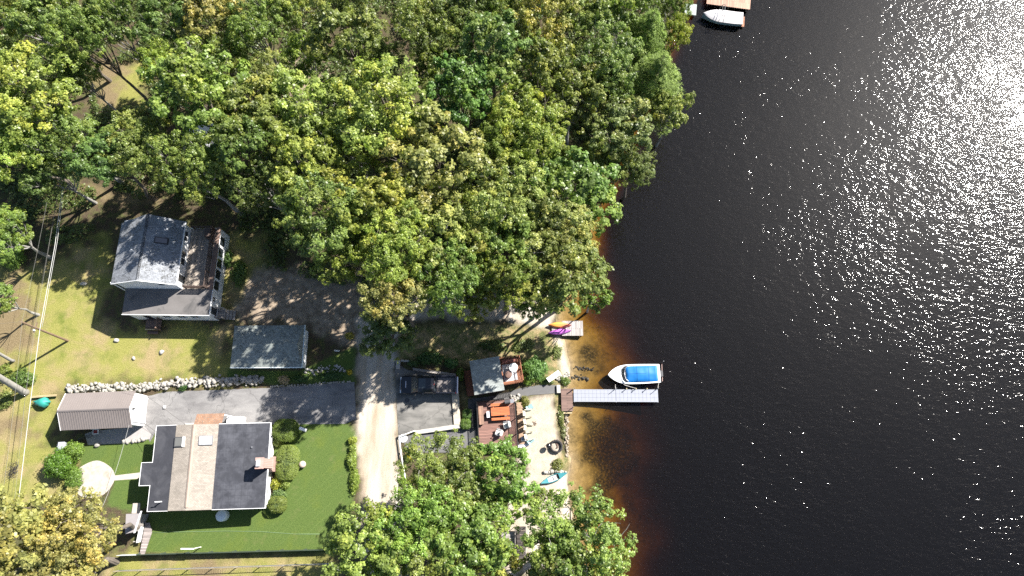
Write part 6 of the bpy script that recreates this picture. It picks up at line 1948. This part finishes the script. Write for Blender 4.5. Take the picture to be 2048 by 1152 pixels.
GR_WOOD = "trees of the lakeside wood"
for row in [
    (30, 15, 85, 13, Y, 1, "pale yellow-green tree in the extreme top left corner"),
    (98, 40, 80, 14, G, 0, "mid green tree at the top edge just right of the corner tree"),
    (172, 78, 66, 16, G, 3, "tree whose two long bare forked trunks cross the sunlit clearing"),
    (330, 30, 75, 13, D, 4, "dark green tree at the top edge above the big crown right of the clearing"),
    (425, 45, 78, 12, O, 2, "pale olive tree at the top edge between dark green and bright green trees"),
    (512, 60, 68, 13, F, 1, "bright green tree at the top edge beside the pale olive tree"),
    (578, 20, 58, 12, F, 5, "small bright green tree at the top edge left of the big round green crown"),
    (695, 70, 98, 15, G, 0, "big round green crown at the top edge with a deep dark gap on its right"),
    (608, 105, 52, 11, Y, 4, "small yellow-green tree tucked against the left side of the big round crown"),
    (852, 62, 78, 14, G, 1, "green tree at the top edge right of the deep dark gap"),
    (935, 25, 72, 14, D, 3, "dark green tree cut by the top edge near the middle of the wood"),
    (985, 110, 88, 14, B, 2, "blue-green tree in the wood behind the deep green low crown"),
    (1075, 50, 82, 14, O, 5, "olive tinged tree at the top edge in the eastern wood"),
    (1160, 35, 70, 13, G, 0, "green tree at the top edge left of the lakeside pines"),
    (1215, 120, 85, 13, B, 1, "grey-green broad tree directly left of the feathery pines"),
    (1245, 25, 60, 12, G, 4, "small green tree at the top edge nearest the covered boat"),
    (1318, 140, 82, 12, (0.215, 0.28, 0.06), 'pine', "feathery bright green pine leaning over the water edge, larger of the two"),
    (1300, 55, 70, 12, (0.20, 0.27, 0.058), 'pine', "feathery bright green pine just below the covered boat, smaller of the two"),
    (1342, 222, 46, 9, O, 4, "small olive yellow tree overhanging the lake below the pines"),
    (8, 120, 66, 12, G, 2, "green tree cut by the left edge below the corner tree"),
    (72, 195, 112, 14, Y, 5, "very large yellow-green tree on the left edge beside the sunlit clearing"),
    (140, 285, 74, 12, G, 1, "green tree below the very large yellow-green tree, above the cable"),
    (398, 190, 105, 15, F, 2, "large fresh green tree right of the sunlit clearing"),
    (292, 292, 80, 13, G, 3, "low green tree below the clearing with bare trunks"),
    (492, 232, 88, 14, G, 0, "green tree right of the large fresh green tree"),
    (612, 225, 100, 14, Y, 4, "large yellow-green tree below the shaded bare earth gap"),
    (548, 165, 55, 12, O, 1, "small tan olive crown at the edge of the shaded bare earth gap"),
    (772, 225, 120, 16, Y, 5, "broad yellow-green tree with a bright lemon patch in the middle of the wood"),
    (700, 290, 75, 14, Y, 1, "yellowish tree between two larger yellow-green crowns"),
    (925, 195, 82, 14, (0.135, 0.225, 0.058), 2, "deep green crown between olive trees in the middle of the wood"),
    (1062, 258, 92, 14, Y, 3, "bright yellow-green tree right of the deep green crown"),
    (1150, 185, 72, 13, G, 4, "green tree between the yellow-green tree and the grey-green one"),
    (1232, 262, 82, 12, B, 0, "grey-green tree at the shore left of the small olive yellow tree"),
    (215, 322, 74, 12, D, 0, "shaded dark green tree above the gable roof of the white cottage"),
    (388, 335, 78, 15, G, 1, "low green tree right behind the white cottage and its deck"),
    (482, 310, 70, 15, D, 2, "dark shaded tree between the fresh green tree and the bright crown by the cottage"),
    (28, 300, 80, 12, Y, 3, "yellow-green tree on the left edge above the shaded grass"),
    (618, 335, 82, 16, Y, 4, "yellow-green tree above the bright green crown east of the cottage"),
    (872, 335, 118, 16, O, 0, "largest olive brown tinted crown in the middle of the wood"),
    (1000, 405, 92, 15, O, 1, "olive tinted tree left of the fresh green shore tree"),
    (1152, 392, 95, 12, (0.155, 0.235, 0.065), 2, "fresh green shore tree reaching over the lake with wispy branches"),
    (1268, 335, 50, 9, B, 3, "small grey-green tree hanging over the dark water"),
    (645, 440, 92, 16, (0.16, 0.235, 0.055), 5, "bright green crown shading the ground east of the white cottage"),
    (765, 420, 88, 15, Y, 2, "yellowish tree between the bright green crown and the largest olive crown"),
    (1090, 320, 58, 12, G, 4, "small dark gap tree under the bright yellow-green crown"),
    (800, 500, 88, 16, Y, 3, "yellow-green tree above the golden crown over the road"),
    (893, 470, 90, 15, O, 4, "olive tree south of the largest olive crown"),
    (1003, 505, 76, 13, F, 0, "rounded fresh green crown in the southern wood"),
    (1112, 470, 88, 13, O, 1, "olive topped tree below the fresh green shore tree"),
    (1132, 562, 86, 12, G, 2, "green shore tree hanging over the amber shallows above the small dock"),
    (1190, 588, 36, 8, F, 4, "small drooping green tree tip over the amber water"),
    (692, 505, 68, 13, F, 3, "fresh green tree at the edge of the dappled bare ground"),
    (800, 606, 68, 14.5, A, 5, "golden yellow tree hanging over the sandy road"),
    (900, 565, 72, 15, G, 1, "green tree right of the golden tree over the sandy road"),
    (1010, 570, 52, 13, G, 2, "green tree above the dappled sandy track to the small dock"),
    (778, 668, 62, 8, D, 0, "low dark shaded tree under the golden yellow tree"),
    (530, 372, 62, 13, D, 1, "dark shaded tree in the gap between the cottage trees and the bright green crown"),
    (158, 150, 48, 11, G, 1, "small green tree on the left rim of the sunlit clearing"),
    (318, 130, 46, 11, Y, 3, "small yellow-green tree on the right rim of the sunlit clearing"),
    (450, 120, 70, 11, G, 3, "green tree between the top edge trees and the large fresh green tree"),
    (222, 50, 56, 16, D, 4, "small dark tree right beside the forked bare trunks"),
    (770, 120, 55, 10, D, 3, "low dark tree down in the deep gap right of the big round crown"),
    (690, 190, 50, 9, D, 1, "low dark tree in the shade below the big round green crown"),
    (1085, 150, 75, 13, G, 2, "green tree above the bright yellow-green tree"),
    (1010, 30, 60, 13, G, 1, "green tree at the top edge between two olive tinged crowns"),
    (1000, 310, 65, 13, G, 3, "green tree left of the dark gap under the yellow-green crown"),
    (870, 140, 60, 12, G, 4, "green tree just above the deep green crown"),
    (1215, 190, 55, 11, D, 2, "dark green tree in the shade of the larger pine"),
    (1200, 330, 60, 10, G, 1, "green tree behind the fresh green shore tree"),
    (5, 220, 60, 12, G, 0, "green tree cut by the left edge beside the very large yellow-green one"),
    (100, 345, 55, 10, D, 1, "dark shaded tree at the upper end of the white cable"),
    (565, 275, 60, 12, G, 3, "green tree left of the large yellow-green tree in mid wood"),
    (1070, 430, 60, 12, G, 2, "green tree between two olive crowns in the southern wood"),
    (950, 500, 60, 13, G, 5, "small green tree between the olive and the rounded fresh green crowns"),
    (1070, 598, 48, 10, F, 4, "fresh green tree leaning over the sandy track just left of the small dock"),
    (950, 600, 46, 11, Y, 1, "small yellow-green tree over the sandy track above the shingled cabin"),
    (1350, 70, 38, 9, Y, 3, "small yellow-green tree at the water edge between pine and covered boat"),
    (1348, 10, 42, 9, G, 1, "green tree at the top edge shading the pale jetty"),
    (8, 470, 62, 9, F, 1, "bright green tree on the left edge above the shaded lawn"),
    (-8, 600, 44, 8, F, 4, "bright green tree barely in the frame on the left edge"),
]:
    plant(*row)
GR_S = "trees along the southern edge"
for row in [
    (48, 1062, 100, 12, A, 2, "golden orange tree in the bottom left corner"),
    (172, 1062, 88, 12, A, 5, "golden orange tree beside the round patio"),
    (120, 1148, 105, 11, (0.27, 0.27, 0.085), 0, "golden tree along the bottom edge beside the wire fence"),
    (900, 962, 92, 11, (0.175, 0.24, 0.055), 1, "green tree with yellow edge beside the asphalt lane"),
    (1005, 958, 72, 11, F, 2, "green tree overhanging the red-brown deck and the beach"),
    (835, 1035, 82, 12, F, 3, "green tree whose branches reach over the sandy road"),
    (728, 1092, 84, 12, Y, 4, "yellow-green tree at the corner of the mown lawn"),
    (942, 1060, 92, 12, F, 0, "green tree in the middle of the southern grove"),
    (835, 1135, 88, 11, G, 5, "green tree cut by the bottom edge below the sandy road"),
    (1165, 1078, 98, 13, (0.215, 0.295, 0.07), 1, "round green tree reaching out over the lake at the bottom edge"),
    (1118, 1120, 70, 10, G, 2, "green tree left of the round one that reaches over the lake"),
    (970, 1140, 68, 10, Y, 4, "yellow-green tree at the bottom edge left of the dark steps"),
    (1080, 1010, 34, 7, G, 6, "thin young tree between the canoe and the southern grove"),
]:
    plant(*row, group=GR_S)


# bare trunks at the left edge, their crowns outside the picture
def snag(base, top, r0, r1, label):
    t = thing("bare_tree", label, "tree", at(base[0], base[1], 0), 0, "bare trunks at the left edge")
    p1 = at(*top) - t.location
    mb = MB()
    mb.tube([(0, 0, -0.3), (0.02, 0.0, 0.4), p1 * 0.5 + Vector((0.05, 0.12, 0)), p1], [r0 * 1.25, r0, (r0 + r1) / 2, r1], 12)
    mb.build("trunk", M_greybark, t, True)
    mb = MB()
    mb.tube([p1 * 0.55, p1 * 0.7 + Vector((0.7, 0.9, 0.6)), p1 * 0.8 + Vector((1.6, 2.0, 1.5))], [r1 * 0.5, r1 * 0.35, r1 * 0.15], 8)
    mb.build("limb", M_greybark, t, True)


snag((52, 785), (-70, 722, 9.0), 0.34, 0.24, "thick pale grey leaning trunk at the left edge beside the leafy bush")
snag((27, 722), (-60, 682, 6.0), 0.17, 0.12, "thin pale grey leaning trunk at the left edge, upper of two")


# ------------------------------------------------------------------ shrubs
def shrub(name, u, v, rx, ry, h, col, label, kind='loose', rz=0.0, cat="shrub", group="shrubs around the houses", z=None, warm=0.0, dens=1.0):
    """rx, ry, h in metres"""
    zg = g(*xy(u, v, 0)) if z is None else z
    p = at(u, v, zg + h * 0.5)
    t = thing(name, label, cat, (p.x, p.y, zg), rz, group)
    r = np.random.default_rng(int(u * 7 + v * 13))
    area = 3.2 * (rx * ry + (rx + ry) * h * 0.5)
    if kind == 'clipped':
        n = int(area * 520 * dens); e = 0.6; ls = (0.06, 0.10)
    else:
        n = int(area * 120 * dens); e = 1.0; ls = (0.10, 0.2)
    d = hemi(r, n, -0.55)
    s = np.sign(d) * np.abs(d) ** e
    if kind == 'clipped':
        s = s / np.maximum(np.max(np.abs(s), 1, keepdims=True), np.linalg.norm(s, axis=1, keepdims=True) * 0.86)
        k = r.uniform(0.93, 1.0, (n, 1))
    else:
        lump = 1 + 0.2 * np.sin(4 * d[:, 0] * rx + u) * np.cos(4 * d[:, 1] * ry + v) + 0.12 * np.sin(7 * d[:, 2] + d[:, 0] * 5)
        k = (r.uniform(0.55, 1.05, n) * lump)[:, None]
    pos = s * k * np.array([rx, ry, h * 0.5]) + np.array([0, 0, h * 0.5])
    pos[:, 2] = np.maximum(pos[:, 2], 0.03)
    nor = unit(d * 0.7 + np.array([0, 0, 0.4]) + r.normal(0, 0.3, (n, 3)))
    me_ = leaf_mesh("foliage", pos, nor, r.uniform(ls[0], ls[1], n), np.clip(0.48 + r.normal(0, 0.13, n), 0, 1),
                    np.clip(warm + r.normal(0, 0.15, n), 0, 1), 4, r=r)
    f = bpy.data.objects.new("foliage", me_); COL.objects.link(f); f.parent = t
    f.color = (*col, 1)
    mb = MB()
    if kind == 'clipped':
        prof = [(0.80, 0.05), (0.85, 0.4), (0.74, 0.7), (0.45, 0.84), (0.05, 0.88)]
        mb.lathe([(a * rx, b * h) for a, b in prof], 20, sy=ry / rx)
    else:
        for q in range(7):
            a = q * 0.9
            mb.tube([(0.05 * math.cos(a), 0.05 * math.sin(a), 0), (rx * 0.3 * math.cos(a), ry * 0.3 * math.sin(a), h * 0.4),
                     (rx * 0.6 * math.cos(a), ry * 0.6 * math.sin(a), h * 0.7)], [0.03, 0.02, 0.008], 5)
    mb.build("stems", M_bark if kind != 'clipped' else pm("inner_twigs", (0.06, 0.085, 0.025), 0.95, 0.3), t)
    return t


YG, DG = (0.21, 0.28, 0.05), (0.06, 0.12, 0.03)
shrub("clipped_bush", 571, 861, 1.22, 1.15, 1.5, (0.16, 0.22, 0.045), "large round clipped bush at the driveway corner of the dark roofed house", 'clipped', cat="bush")
shrub("bush", 559, 884, 0.62, 0.45, 0.7, (0.232, 0.290, 0.072), "small loose pale green bush between the round and the oblong clipped bushes", cat="bush")
shrub("clipped_hedge", 575, 925, 1.12, 1.72, 1.5, (0.217, 0.275, 0.065), "big oblong clipped yellow-green hedge beside the chimney", 'clipped', cat="hedge")
shrub("bush", 553, 966, 0.52, 0.62, 0.9, (0.304, 0.319, 0.043), "lumpy yellow bush below the oblong hedge, against the wall", cat="bush")
shrub("bush", 570, 969, 0.5, 0.52, 0.8, (0.217, 0.275, 0.058), "yellow-green bush below the oblong hedge, on its lawn side", cat="bush")
shrub("bush", 558, 988, 0.72, 0.5, 0.6, (0.145, 0.217, 0.072), "low dull green bush between the yellow bushes and the domed bush", cat="bush")
shrub("clipped_bush", 555, 1009, 0.86, 0.80, 1.25, (0.167, 0.210, 0.043), "domed clipped bush at the south corner of the dark roofed house", 'clipped', cat="bush")
for i, (u, v, rx, ry, c, lb) in enumerate([
        (706, 880, 0.46, 0.36, (0.290, 0.334, 0.058), "yellow-green leafy clump by the road, topmost of the four in its row"),
        (705, 897, 0.36, 0.40, (0.246, 0.304, 0.065), "small leafy clump by the road, second from the top of its row"),
        (704, 920, 0.46, 0.95, YG, "long leafy yellow-green clump by the road, in the middle of its row"),
        (709, 962, 0.46, 1.15, YG, "long leafy clump by the road nearest the southern trees")]):
    shrub("leafy_clump", u, v, rx, ry, 0.6, c, lb, group="leafy clumps along the sandy road", cat="plant", dens=1.3)
shrub("conifer_bush", 118, 928, 1.35, 1.35, 2.4, (0.109, 0.203, 0.026), "largest of three green bushes left of the round patio", group="bushes by the round patio", cat="bush")
shrub("conifer_bush", 148, 901, 0.95, 0.95, 1.7, (0.160, 0.246, 0.043), "bright green round bush beside the grey utility boxes", group="bushes by the round patio", cat="bush")
shrub("conifer_bush", 149, 957, 0.72, 1.25, 1.3, (0.145, 0.232, 0.043), "low green bush touching the left rim of the round patio", group="bushes by the round patio", cat="bush")
shrub("bush", 46, 757, 1.15, 0.95, 1.2, (0.131, 0.203, 0.051), "leafy green bush growing against the thick pale trunk", cat="bush")
shrub("bush", 10, 800, 0.8, 1.0, 0.6, (0.174, 0.217, 0.058), "low sparse bush under the thick pale trunk", cat="bush", dens=0.6)
shrub("bush", 8, 745, 0.9, 0.9, 0.8, (0.217, 0.261, 0.058), "yellowish bush at the left edge between the two pale trunks", cat="bush", dens=0.7)
shrub("dry_bush", 569, 760, 0.55, 0.5, 0.7, (0.406, 0.319, 0.203), "straw coloured dry bush above the driveway edge", cat="bush", dens=0.6)
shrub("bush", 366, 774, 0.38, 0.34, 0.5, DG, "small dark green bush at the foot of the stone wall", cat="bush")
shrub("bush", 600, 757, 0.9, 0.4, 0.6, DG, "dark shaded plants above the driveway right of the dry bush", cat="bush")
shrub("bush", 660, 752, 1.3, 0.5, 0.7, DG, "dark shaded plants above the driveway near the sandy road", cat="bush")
shrub("flowering_plant", 699, 744, 0.3, 0.3, 0.5, (0.493, 0.377, 0.029), "small yellow plant in the shade at the corner of driveway and road", cat="plant")
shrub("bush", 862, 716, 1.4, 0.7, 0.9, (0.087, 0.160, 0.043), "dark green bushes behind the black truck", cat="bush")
shrub("bush", 903, 726, 0.85, 0.55, 0.9, (0.116, 0.217, 0.065), "lighter green bush at the upper right corner of the parking pad", cat="bush")
shrub("bush", 920, 748, 0.4, 0.75, 0.8, (0.160, 0.232, 0.043), "narrow yellow-green bush between parking pad and shingled cabin", cat="bush")
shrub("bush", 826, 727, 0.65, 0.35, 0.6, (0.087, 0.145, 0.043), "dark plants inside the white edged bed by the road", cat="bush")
shrub("clipped_bush", 934, 828, 0.48, 0.5, 0.8, (0.087, 0.160, 0.036), "small dark clipped bush by the retaining wall, upper of a pair", 'clipped', cat="bush", group="pair of small clipped bushes")
shrub("clipped_bush", 931, 848, 0.55, 0.52, 0.9, (0.123, 0.203, 0.036), "small brighter clipped bush by the retaining wall, lower of a pair", 'clipped', cat="bush", group="pair of small clipped bushes")
shrub("bush", 1070, 737, 1.3, 1.15, 1.5, (0.145, 0.261, 0.065), "bright green leafy bush between the cabin deck and the shore", cat="bush", dens=1.2)
shrub("bush", 1058, 757, 0.75, 0.6, 0.8, (0.160, 0.246, 0.043), "low green bush at the corner of the cabin deck", cat="bush")
shrub("bush", 1092, 762, 0.8, 0.4, 0.4, (0.116, 0.174, 0.043), "low green plants below the white lounge chair", cat="bush", dens=0.7)
shrub("bush", 1130, 762, 0.55, 0.5, 0.5, (0.131, 0.189, 0.043), "green waterside plants among stones above the dock", cat="bush", dens=0.8)
shrub("bush", 1050, 804, 0.4, 0.65, 0.5, (0.203, 0.203, 0.058), "brownish green grass clump at the top corner of the sand", cat="bush", dens=0.9)
shrub("bush", 1115, 930, 0.6, 0.75, 0.35, (0.189, 0.203, 0.058), "dry green plants in the bed beside the white stone wall", cat="bush", dens=0.7)
shrub("bush", 1122, 830, 0.3, 1.1, 0.4, (0.189, 0.217, 0.072), "strip of plants along the beach edge beside the brown landing", cat="bush", dens=0.7)
shrub("bush", 1127, 862, 0.25, 0.8, 0.3, (0.217, 0.232, 0.102), "sparse plants on the beach edge just above the fire pit", cat="bush", dens=0.6)
shrub("bush", 478, 545, 0.8, 1.5, 1.2, (0.123, 0.189, 0.043), "green bush along the east wall of the white cottage", cat="bush", dens=0.8)
shrub("bush", 455, 517, 0.5, 1.0, 1.0, (0.102, 0.174, 0.043), "shaded bush touching the glazed east wall of the white cottage", cat="bush", dens=0.8)
shrub("bush", 28, 500, 1.3, 2.2, 1.4, (0.145, 0.232, 0.043), "bright green undergrowth at the left edge beside the cable", cat="bush", dens=0.6)
shrub("bush", 700, 672, 0.5, 0.4, 0.6, (0.406, 0.348, 0.072), "small golden bush on the left verge of the road under the golden tree", cat="bush", dens=0.7)
shrub("bush", 820, 912, 0.5, 0.45, 0.9, (0.377, 0.348, 0.043), "yellow bush where the lane meets the southern trees", cat="bush", dens=0.8)
shrub("bush", 985, 690, 1.5, 0.7, 0.6, (0.13, 0.18, 0.05), "shaded green plants between the shingled cabin and the sandy track", cat="bush", dens=0.6)
shrub("bush", 1045, 690, 1.3, 0.7, 0.5, (0.16, 0.20, 0.06), "dappled pale green plants left of the kayaks", cat="bush", dens=0.5)
shrub("bush", 1115, 705, 0.6, 0.9, 0.35, (0.217, 0.261, 0.087), "low pale green plants on the bank below the kayaks", cat="bush", dens=0.5)
# undergrowth of the wood floor
n = 120000
ux, uy = rng.uniform(-66, 26, n), rng.uniform(13, 62, n)
keep = (shore_dist(ux, uy) > 0.6)
for zp in ZONES['dry'] + ZONES['dirt'] + ZONES['lush']:
    keep &= poly_dist(ux, uy, zp) < -0.3
keep &= poly_dist(ux, uy, pxpoly([(190, 400), (480, 400), (480, 670), (720, 560), (740, 770), (440, 770), (180, 660)])) < 0
keep &= vnoise(ux, uy, 2.2, 9) > 0.28
keep &= uy > np.interp(ux, [-66, -40, -17, -10, 6], [24, 26, 20, 17, 17.5])
ux, uy = ux[keep], uy[keep]
uz = gz(ux, uy) + rng.uniform(0.05, 1.0, len(ux)) * (0.3 + 1.4 * vnoise(ux, uy, 1.5, 12))
pos = np.stack([ux, uy, uz], 1)
ume = leaf_mesh("undergrowth", pos, unit(rng.normal(0, 0.35, pos.shape) + np.array([0, 0, 1.0])), rng.uniform(0.14, 0.3, len(ux)),
                np.clip(rng.normal(0.45, 0.15, len(ux)), 0, 1), np.clip(rng.normal(0.1, 0.2, len(ux)), 0, 1), 4)
und = bpy.data.objects.new("undergrowth", ume)
COL.objects.link(und)
und.color = (0.10, 0.14, 0.035, 1)
tag(und, "low leafy undergrowth covering the floor of the wood", None, None, 'stuff')

t = thing("brush_pile", "dark scraggly heap of dead branches on the dry grass left of the cable", "brush pile", at(30, 940, 0))
mb = MB()
for _ in range(60):
    a, q = random.uniform(0, 6.28), random.uniform(0.1, 0.8)
    x, y = q * math.cos(a) * 0.55, q * math.sin(a)
    b = random.uniform(0, 6.28)
    mb.tube([(x, y, 0.02), (x + 0.2 * math.cos(b), y + 0.2 * math.sin(b), random.uniform(0.2, 0.5)),
             (x + 0.5 * math.cos(b), y + 0.5 * math.sin(b), random.uniform(0.2, 0.7))], [0.02, 0.014, 0.006], 4)
mb.build("branches", pm("dead_wood", (0.05, 0.045, 0.045), 0.95, 0.3), t)
